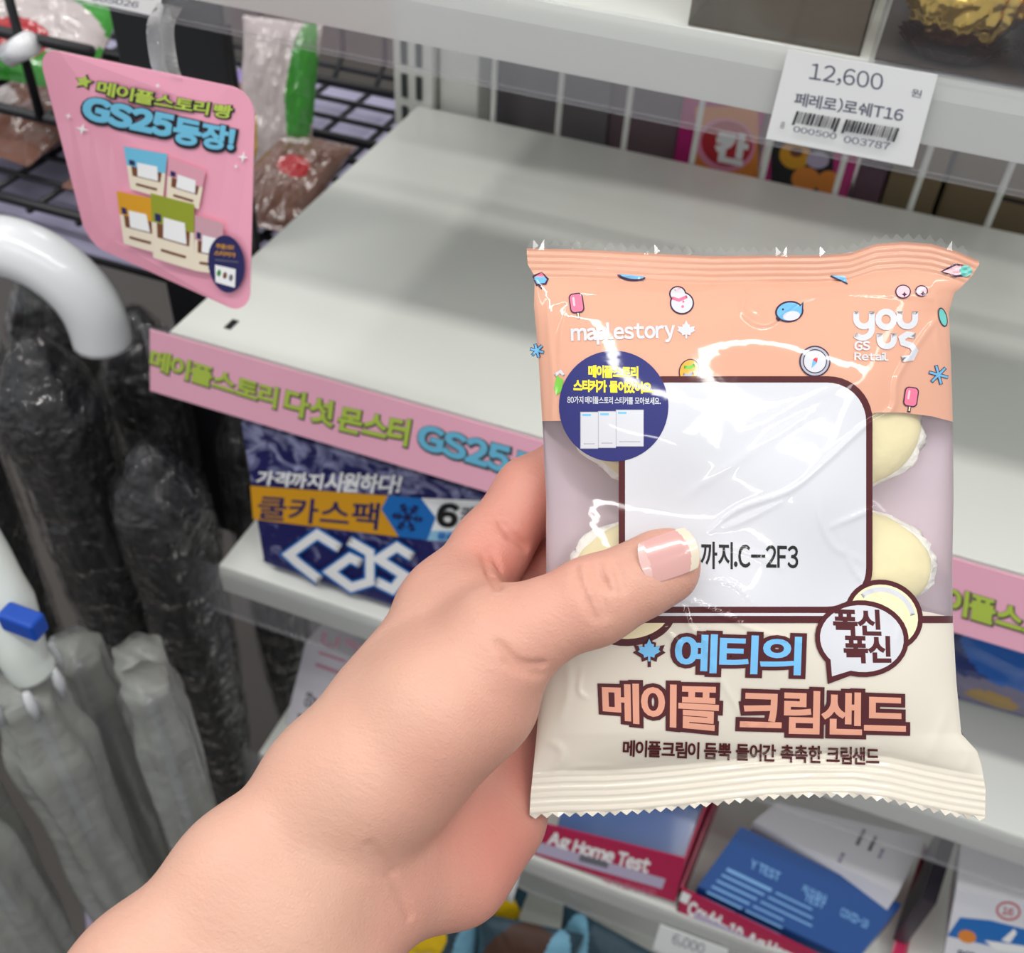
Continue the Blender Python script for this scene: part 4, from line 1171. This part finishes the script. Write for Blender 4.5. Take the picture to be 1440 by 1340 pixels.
def snowman(a):
    a.poly(ell(959, 426, 17, 16), PUR); a.poly(ell(953, 413, 12, 11), PUR); a.poly(ell(959, 426, 15, 14), WHT); a.poly(ell(953, 413, 10, 9), WHT)
    a.line([(945, 419), (955, 422), (966, 417)], 4.5, PNK); a.poly(ell(960, 431, 2), PNK); a.poly(ell(961, 424, 1.6), PNK); a.line([(949, 408), (957, 405)], 3, PNK2)


def bird(a):
    a.poly(ell(1110, 438, 20, 15, -8), PUR); a.poly([(1122, 432), (1130, 424), (1129, 442)], PUR); a.poly(ell(1110, 438, 17.5, 12.5, -8), BLU); a.poly([(1122, 434), (1128, 428), (1127, 440)], BLU)
    a.poly(ell(1113, 444, 12, 6.5, -8), WHT); a.poly(ell(1101, 435, 1.5), PUR); a.line([(1092, 446), (1096, 451)], 3, PUR)


def compass(a):
    for r, m in ((22, PUR), (20, GRY), (17, PUR), (15.5, WHT)): a.poly(ell(1146, 508, r), m)
    a.poly([(1151, 498), (1149, 510), (1143, 506)], REDD); a.poly([(1141, 518), (1143, 506), (1149, 510)], BLU)


def egg(a):
    a.poly(ell(969, 521, 14, 17, 25), PUR); a.poly(ell(969, 521, 12.4, 15.4, 25), ORG); a.line([(962, 516), (970, 517), (977, 513)], 5, GRN); a.line([(961, 526), (968, 528), (975, 524)], 4, GRY)


def hearts(a):
    for x, y, r in ((1270, 410, 11), (1296, 409, 9)): a.poly(ell(x, y, r, r * .9), PUR); a.poly(ell(x, y, r - 1.6, r * .9 - 1.6), PNK2); a.poly(star(x + 2, y + 4, 4, 2, 4), PUR)


def cone(a):
    a.poly([(1322, 382), (1344, 370), (1362, 374), (1364, 388), (1344, 390)], PUR); a.poly([(1326, 382), (1345, 373), (1358, 376), (1360, 385), (1344, 387)], PNK2); a.poly(ell(1358, 381, 9, 8), TEA)


def shell(a):
    a.poly([(748, 388), (762, 382), (772, 392), (768, 400), (754, 402)], PUR); a.poly([(751, 390), (762, 385), (769, 393), (766, 398), (755, 399)], BLU); a.poly([(752, 389), (762, 383), (766, 389)], PNK); a.line([(758, 402), (762, 406)], 2, PUR)


def swirl(a): a.poly(ell(888, 388, 20, 7, 6, 20, 0, 180), PUR); a.poly(ell(889, 387, 17, 5, 6, 20, 0, 180), BLU)
def sail(a): a.poly([(1168, 387), (1192, 398), (1188, 388)], BLU); a.line([(1168, 388), (1192, 399)], 2, PUR)
def sprout(a): a.poly([(779, 545), (783, 528), (792, 534), (790, 550), (782, 556)], GRN); a.line([(780, 528), (788, 522), (793, 528)], 4, WHT)
def drop(a): a.poly(ell(1326, 446, 6, 14, -15), PUR); a.poly(ell(1326, 446, 4.6, 12, -15), TEA)


icon(lambda a: pop(a, 811, 428, 1.0, -8)); icon(lambda a: pop(a, 1281, 560, 1.0, 8)); icon(lambda a: snow(a, 1320, 527, 14)); icon(lambda a: snow(a, 755, 493, 10))
for f_ in (snowman, bird, compass, egg, hearts, cone, shell, swirl, sail, sprout, drop): icon(f_)

# cream buns inside
bread = mat('pale_bread', (238, 226, 178), .75, var=.06, varscale=60, bump=(120, .5, .002)); creamm = mat('whipped_cream', (246, 242, 232), .6, bump=(160, .9, .003))


def bun(cx, cy, rx, ry, tilt, lab):
    c = at(cx, cy, PZ); e = empty('cream_bun', c, lab, 'bun', 'cream buns inside the packet')
    k = PZ / FPX; ax = CR[0] * math.cos(tilt) + CR[1] * math.sin(tilt); ay = -CR[0] * math.sin(tilt) + CR[1] * math.cos(tilt)
    n, rws = 72, 14
    for nm, m, d0, th, gr, rough, rot in (('bread_half', bread, -.0012, -.0085, 1.0, .010, 0), ('bread_half', bread, .0012, .0085, 1.0, .010, 2), ('cream_filling', creamm, 0, .0042, 1.035, .035, 4)):
        V, F = [], []
        both = nm == 'cream_filling'
        prof = [(math.cos(a), math.sin(a)) for a in (np.linspace(-math.pi / 2, math.pi / 2, rws) if both else np.linspace(0, math.pi / 2, rws))]
        if not both: prof = [(0, 0)] + prof
        for (pr, pd) in prof:
            for i in range(n):
                a = 2 * math.pi * i / n; q = 1 + rough * noise.noise(Vector((math.cos(a) * 5 + cx, math.sin(a) * 5 + rot, pd * 2))) * 2
                rr = max(pr, .001) ** (.5 if not both else .3) * gr * q
                V.append(c + ax * (rx * k * rr * math.cos(a)) + ay * (ry * k * rr * math.sin(a)) + CR[2] * (d0 + th * pd))
        R_ = len(prof)
        F = [(j * n + i, j * n + (i + 1) % n, (j + 1) * n + (i + 1) % n, (j + 1) * n + i) for j in range(R_ - 1) for i in range(n)] + [list(range(n))[::-1], list(range((R_ - 1) * n, R_ * n))]
        if th < 0: F = [f[::-1] for f in F]
        obj(nm, V, F, m, e, None, True)


bun(1054, 600, 238, 112, 0.02, 'pale cream bun inside the packet, in the upper half of the clear window')
bun(1056, 800, 250, 104, -.03, 'pale cream bun inside the packet, in the lower half of the clear window')
#@HAND

# ------------------------------------------------------------------ the hand: one smooth skin grown round a posed skeleton
# joints: picture x, y, depth mm, radius in picture units
def cs(px, py, d): return np.array([(px - CX) / FPX * d, (py - CY) / FPX * d, d])


def J(px, py, d, r): return cs(px, py, d), r * d / FPX


HB = (cs(60, 1640, 215), 0)
STEP = .75
LO = np.array([-150., -20., 200.]); HI = np.array([50., 185., 345.])
NX, NY, NZ = [int(math.ceil((h - l) / STEP)) for l, h in zip(LO, HI)]
GXm, GYm, GZm = [LO[i] + STEP * np.arange((NX, NY, NZ)[i]) for i in range(3)]
FLD = np.full((NX, NY, NZ), 60., np.float32)


def local(lo, hi):
    a = [max(0, int((lo[i] - LO[i]) / STEP)) for i in range(3)]; b = [min((NX, NY, NZ)[i], int((hi[i] - LO[i]) / STEP) + 2) for i in range(3)]
    return tuple(slice(p, q) for p, q in zip(a, b))


def cone_sd(X, Y, Z, a, ra, b, rb, flat=None):
    d = b - a; L2 = float(d @ d) + 1e-9
    px, py, pz = X - a[0], Y - a[1], Z - a[2]
    t = np.clip((px * d[0] + py * d[1] + pz * d[2]) / L2, 0, 1)
    qx, qy, qz = px - t * d[0], py - t * d[1], pz - t * d[2]
    if flat is not None:   # squeeze along a direction: flatter cross-section
        n, k = flat; dn = qx * n[0] + qy * n[1] + qz * n[2]
        return np.sqrt(np.maximum(qx * qx + qy * qy + qz * qz + (k * k - 1) * dn * dn, 0)) - (ra + (rb - ra) * t)
    return np.sqrt(qx * qx + qy * qy + qz * qz) - (ra + (rb - ra) * t)


def blend(a, b, k):
    h = np.maximum(k - np.abs(a - b), 0) / k
    return np.minimum(a, b) - h * h * k * .25


def add(j1, j2, k=5, flat=None, sub=False):
    (a, ra), (b, rb) = j1, j2; m = max(ra, rb) + k + 4
    sl_ = local(np.minimum(a, b) - m, np.maximum(a, b) + m)
    X, Y, Z = np.meshgrid(GXm[sl_[0]], GYm[sl_[1]], GZm[sl_[2]], indexing='ij', sparse=True)
    s = cone_sd(X, Y, Z, a, ra, b, rb, flat)
    FLD[sl_] = -blend(-FLD[sl_], s, k) if sub else blend(FLD[sl_], s, k)


def chain(js, k=5, flat=None):
    for p, q in zip(js[:-1], js[1:]): add(p, q, k, flat)


ZAX = np.array([0, 0, 1.])
# forearm and wrist
RAD = [J(20, 1560, 226, 92), J(190, 1370, 236, 78), J(330, 1222, 246, 71), J(462, 1098, 256, 74)]
ULN = [J(160, 1700, 236, 120), J(330, 1500, 246, 112), J(440, 1350, 256, 98), J(520, 1235, 266, 78)]
chain(RAD, 10); chain(ULN, 10)
for p, q in zip(RAD, ULN): add(((p[0] + q[0]) / 2, min(p[1], q[1]) * .98), ((p[0] + q[0]) / 2 + [.1, .1, 0], min(p[1], q[1]) * .98), 14)
MID = [((p[0] + q[0]) / 2 + np.array([0, 0, -1.5]), (p[1] + q[1]) / 2 * .98) for p, q in zip(RAD, ULN)]; chain(MID, 12)
# palm: metacarpals
W1, W2 = RAD[-1], ULN[-1]; WM = ((W1[0] + W2[0]) / 2, W1[1] * .95)
I0, M0, R0, P0 = J(634, 858, 287, 64), J(668, 925, 300, 62), J(690, 1000, 304, 60), J(700, 1075, 303, 58)
add(W1, I0, 9); add(WM, M0, 9); add(WM, R0, 9); add(W2, P0, 9)
add(I0, M0, 9); add(M0, R0, 9); add(R0, P0, 9)
add(J(600, 1010, 281, 60), J(640, 1090, 287, 60), 10)
# heel of the palm towards the little finger
chain([P0, J(694, 1150, 296, 62), J(638, 1218, 284, 72), J(560, 1240, 272, 74)], 10)
# ball of the thumb and the thumb
T0, T1, T2, T3, T4 = J(520, 1085, 255, 92), J(612, 1000, 256, 86), J(700, 910, 258, 68), J(832, 846, 257.5, 54), J(928, 801, 258.0, 47)
chain([W1, T0, T1, T2], 9); add(T1, J(672, 975, 262, 76), 9); add(J(672, 975, 262, 76), J(690, 930, 260, 66), 8)
add(T2, J(770, 872, 257.5, 55.5), 6); add(J(770, 872, 257.5, 55.5), T3, 5); add(T3, T4, 5)
add(J(836, 844, 257.0, 55), J(850, 838, 257, 53), 5)
add(J(905, 812, 258.2, 50), J(936, 798, 258.6, 43), 5)
add(J(926, 784, 259.4, 34), J(944, 777, 259.0, 30), 4)
# fingers, each its own chain behind the packet
F_I = [I0, J(690, 772, 296, 53), J(747, 694, 302, 50), J(800, 662, 304.5, 46), J(868, 648, 306, 43), J(934, 650, 305, 38)]
F_M = [M0, J(724, 858, 308, 50), J(784, 800, 310, 48), J(880, 772, 308, 44), J(960, 770, 307, 38)]
F_R = [R0, J(736, 940, 311, 48), J(795, 893, 312, 46), J(885, 872, 308, 42), J(955, 874, 307, 36)]
F_P = [P0, J(750, 1025, 309, 44), J(800, 990, 310, 41), J(866, 972, 305, 37), J(918, 970, 303, 32)]
for ch, kk in ((F_I, 4), (F_M, 3), (F_R, 3), (F_P, 3)):
    add(ch[0], ch[1], 6)
    for p, q in zip(ch[1:-1], ch[2:]): add(p, q, kk)
add(J(545, 1000, 266, 62), J(604, 940, 270, 60), 12)
add(J(590, 1075, 262, 70), J(640, 985, 264, 66), 12)
# web between thumb and forefinger
add(J(668, 850, 274, 44), J(690, 872, 266, 44), 10)


def groove(pts, r, depth_in, k=1.2):
    """a skin fold: a thin thread pressed into the surface (picture points, found on the visible skin)"""
    P = []
    for x, y in pts:
        z = skin_depth(x, y)
        if z: P.append((cs(x, y, z - r + depth_in), r))
    for p, q in zip(P[:-1], P[1:]): add(p, q, k, None, True)


def fld_at(p):
    g = (np.asarray(p) - LO) / STEP; i = np.floor(g).astype(int)
    if (i < 0).any() or (i >= np.array([NX, NY, NZ]) - 1).any(): return 60.
    f = g - i; c = FLD[i[0]:i[0] + 2, i[1]:i[1] + 2, i[2]:i[2] + 2]
    c = c[0] * (1 - f[0]) + c[1] * f[0]; c = c[0] * (1 - f[1]) + c[1] * f[1]; return float(c[0] * (1 - f[2]) + c[1] * f[2])


def skin_depth(x, y, z0=212., z1=330.):
    """first depth at which the sight line meets the skin"""
    z = z0
    while z < z1:
        v = fld_at(cs(x, y, z))
        if v < 0:
            a, b = z - 1.2, z
            for _ in range(12):
                m = (a + b) / 2
                if fld_at(cs(x, y, m)) < 0: b = m
                else: a = m
            return b
        z += min(max(v * .7, .3), 1.2) if v < 50 else 1.2
    return None


for pts, r, dp in ([([(808, 797), (812, 815), (824, 845), (838, 872)], .8, .55), ([(828, 794), (832, 815), (846, 842), (852, 866)], .8, .60), ([(842, 793), (846, 812), (856, 832)], .8, .5), ([(864, 788), (870, 806), (876, 830)], .8, .35), ([(836, 806), (848, 818), (852, 826)], .8, .5),
                    ([(700, 905), (730, 934), (764, 936)], 1.0, .8), ([(712, 930), (738, 945), (762, 950)], .8, .45), ([(705, 735), (720, 752), (742, 770)], 1.4, .9), ([(682, 780), (690, 806), (700, 826)], 1.1, .7), ([(690, 770), (704, 800)], .9, .4),
                    ([(520, 1190), (552, 1230), (578, 1290)], 1.0, .25)]):
    groove(pts, r, dp)


def surface_net(Fd):
    s = Fd < 0; nx, ny, nz = Fd.shape
    c = np.zeros((nx - 1, ny - 1, nz - 1), np.int8)
    for i in (0, 1):
        for j in (0, 1):
            for k in (0, 1): c += s[i:nx - 1 + i, j:ny - 1 + j, k:nz - 1 + k]
    act = np.argwhere((c > 0) & (c < 8)); idx = np.full(c.shape, -1, np.int64); idx[tuple(act.T)] = np.arange(len(act))
    acc = np.zeros((len(act), 3)); cnt = np.zeros(len(act))
    cor = [(i, j, k) for i in (0, 1) for j in (0, 1) for k in (0, 1)]
    for a in cor:
        for ax in range(3):
            if a[ax]: continue
            b = list(a); b[ax] = 1
            fa = Fd[tuple((act + a).T)]; fb = Fd[tuple((act + b).T)]; m = (fa < 0) != (fb < 0)
            t = fa / np.where(m, fa - fb, 1); p = np.array(a, float) + np.zeros((len(act), 3)); p[:, ax] = t
            acc[m] += p[m]; cnt[m] += 1
    V = act + acc / cnt[:, None]; Q = []
    for ax in range(3):
        o1, o2 = [(1, 2), (2, 0), (0, 1)][ax]
        sl0 = [slice(None)] * 3; sl1 = [slice(None)] * 3; sl0[ax] = slice(0, -1); sl1[ax] = slice(1, None)
        A, B = s[tuple(sl0)], s[tuple(sl1)]; e = np.argwhere(A != B)
        ok = (e[:, o1] > 0) & (e[:, o2] > 0) & (e[:, o1] < Fd.shape[o1] - 1) & (e[:, o2] < Fd.shape[o2] - 1); e = e[ok]
        d1 = np.zeros(3, int); d1[o1] = 1; d2 = np.zeros(3, int); d2[o2] = 1
        q = np.stack([idx[tuple((e - d1 - d2).T)], idx[tuple((e - d2).T)], idx[tuple(e.T)], idx[tuple((e - d1).T)]], 1)
        fl = ~A[tuple(e.T)]; q[fl] = q[fl][:, ::-1]; Q.append(q)
    return V, np.vstack(Q)


FLD[0] = FLD[-1] = 5; FLD[:, 0] = FLD[:, -1] = 5; FLD[:, :, 0] = FLD[:, :, -1] = 5
hv, hq = surface_net(FLD); hv = LO + hv * STEP


def to_world(c): return CP + (np.asarray(c) / 1000.0) @ CR


# skin tone: paler on the arm, ruddier in the palm, on the finger sides and round the nail
rud = np.zeros(len(hv))
for px, py, d, sg, w_ in ((655, 1190, 285, 17, 1.0), (700, 1090, 296, 13, 1.0), (735, 765, 298, 12, .8), (700, 790, 290, 10, .7), (900, 840, 262, 9, .55), (955, 800, 258, 9, .5), (740, 660, 300, 8, .45), (720, 980, 262, 9, .55), (690, 1000, 256, 16, .25),
                          (560, 1250, 262, 14, .4), (800, 800, 310, 30, .8), (860, 900, 308, 40, .8)):
    rud = np.maximum(rud, w_ * np.exp(-((hv - cs(px, py, d)) ** 2).sum(1) / (2 * sg * sg)))
skin = bpy.data.materials.new('skin'); skin.use_nodes = True
nt = skin.node_tree; b = nt.nodes['Principled BSDF']; L = nt.links.new
b.inputs['Roughness'].default_value = .47; b.inputs['Specular IOR Level'].default_value = .42
b.inputs['Subsurface Weight'].default_value = .08; b.inputs['Subsurface Radius'].default_value = (1, .35, .18); b.inputs['Subsurface Scale'].default_value = .004
at_ = nt.nodes.new('ShaderNodeAttribute'); at_.attribute_name = 'ruddy'
tc = nt.nodes.new('ShaderNodeTexCoord'); n1 = nt.nodes.new('ShaderNodeTexNoise'); n1.inputs['Scale'].default_value = 75; n1.inputs['Detail'].default_value = 5
n0 = nt.nodes.new('ShaderNodeTexNoise'); n0.inputs['Scale'].default_value = 22; n0.inputs['Detail'].default_value = 3
L(tc.outputs['Object'], n1.inputs[0]); L(tc.outputs['Object'], n0.inputs[0])
ad = nt.nodes.new('ShaderNodeMath'); ad.operation = 'MULTIPLY_ADD'; ad.inputs[1].default_value = .7; ad.inputs[2].default_value = -.28
L(n0.outputs[0], ad.inputs[0]); a2 = nt.nodes.new('ShaderNodeMath'); L(ad.outputs[0], a2.inputs[0]); L(at_.outputs['Fac'], a2.inputs[1])
mx = nt.nodes.new('ShaderNodeMix'); mx.data_type = 'RGBA'; mx.clamp_factor = True
mx.inputs[6].default_value = lin((208, 163, 142)); mx.inputs[7].default_value = lin((204, 122, 108)); L(a2.outputs[0], mx.inputs[0])
L(mx.outputs[2], b.inputs['Base Color'])
mp = nt.nodes.new('ShaderNodeMapping'); mp.inputs['Rotation'].default_value = (.3, .5, .8); mp.inputs['Scale'].default_value = (1, 3.2, 1)
n2 = nt.nodes.new('ShaderNodeTexNoise'); n2.inputs['Scale'].default_value = 260; n2.inputs['Detail'].default_value = 3
L(tc.outputs['Object'], mp.inputs[0]); L(mp.outputs[0], n2.inputs[0])
vo = nt.nodes.new('ShaderNodeTexVoronoi'); vo.feature = 'DISTANCE_TO_EDGE'; vo.inputs['Scale'].default_value = 900; L(tc.outputs['Object'], vo.inputs[0])
sm = nt.nodes.new('ShaderNodeMath'); sm.operation = 'MULTIPLY_ADD'; sm.inputs[1].default_value = .5; L(vo.outputs[0], sm.inputs[0]); L(n2.outputs[0], sm.inputs[2])
bp = nt.nodes.new('ShaderNodeBump'); bp.inputs['Strength'].default_value = .22; bp.inputs['Distance'].default_value = .0012
L(sm.outputs[0], bp.inputs['Height']); L(bp.outputs[0], b.inputs['Normal'])
wr = to_world(cs(640, 1000, 270))
person = obj('person', to_world(hv), hq, skin, None, None, True, wr)
tag(person, "bare forearm and hand pinching the bread packet, thumb in front, fingers behind", 'person')
me = person.data; at2 = me.attributes.new('ruddy', 'FLOAT', 'POINT'); at2.data.foreach_set('value', rud.astype(np.float32))
sm_ = person.modifiers.new('smooth', 'SMOOTH'); sm_.factor = .5; sm_.iterations = 2

# thumb nail
ND = np.array([80., -28.]); NL = np.linalg.norm(ND); ND /= NL; NP = np.array([-ND[1], ND[0]])
NC = np.array([941., 781.]); HLn, HWd = 43.0, 32.0
V, F, M = [], [], []; nu, nv = 60, 44
nailp = mat('nail_plate', (208, 158, 152), .18, coat=.7); naile = mat('nail_free_edge', (218, 206, 184), .3, coat=.6); lun = mat('nail_moon', (216, 176, 170), .25, coat=.6)
for j in range(nv + 1):
    for i in range(nu + 1):
        a, w_ = i / nu * 2 - 1, j / nv * 2 - 1
        ra = abs(a) ** 3
        ww = w_ * (1 - .07 * ra) * HWd; ll = a * HLn * math.sqrt(max(0, 1 - .42 * w_ * w_)) if a > 0 else a * HLn * math.sqrt(max(0, 1 - .30 * w_ * w_))
        p = NC + ND * ll + NP * ww
        V.append([p[0], p[1], 0.])
V = np.array(V)
uu, vv = np.meshgrid(np.linspace(-1, 1, nu + 1), np.linspace(-1, 1, nv + 1))
off = ((V[:, :2] - np.array([928., 801.])) @ NP).reshape(nv + 1, nu + 1); tt = 17 - off
G2 = 248.95 + .177 * (2.5 - .265 * tt + .00585 * tt * tt) + .5 * (uu - 1) + .45 * np.maximum(0, uu - .55) + .9 * np.maximum(0, -uu - .72)
Vw = np.array([to_world(cs(p[0], p[1], z)) for p, z in zip(V, G2.ravel())]); Vb = np.array([to_world(cs(p[0], p[1], z + .9)) for p, z in zip(V, G2.ravel())])
n = nu + 1
for j in range(nv):
    for i in range(nu):
        F.append([j * n + i, (j + 1) * n + i, (j + 1) * n + i + 1, j * n + i + 1]); a = (i + .5) / nu; w_ = (j + .5) / nv * 2 - 1
        M.append(1 if a > .85 - .05 * (w_ * w_) else (2 if a < .16 - .12 * w_ * w_ else 0))
rim = [i for i in range(n)] + [j * n + nu for j in range(1, nv + 1)] + [nv * n + i for i in range(nu - 1, -1, -1)] + [j * n for j in range(nv - 1, 0, -1)]
Vn = np.vstack([Vw, Vb[rim]]); base = len(Vw)
for k in range(len(rim)): F.append([rim[k], rim[(k + 1) % len(rim)], base + (k + 1) % len(rim), base + k]); M.append(1)
obj('thumbnail', Vn, F, [nailp, naile, lun], person, M, True, wr, 'short natural nail on the thumb')
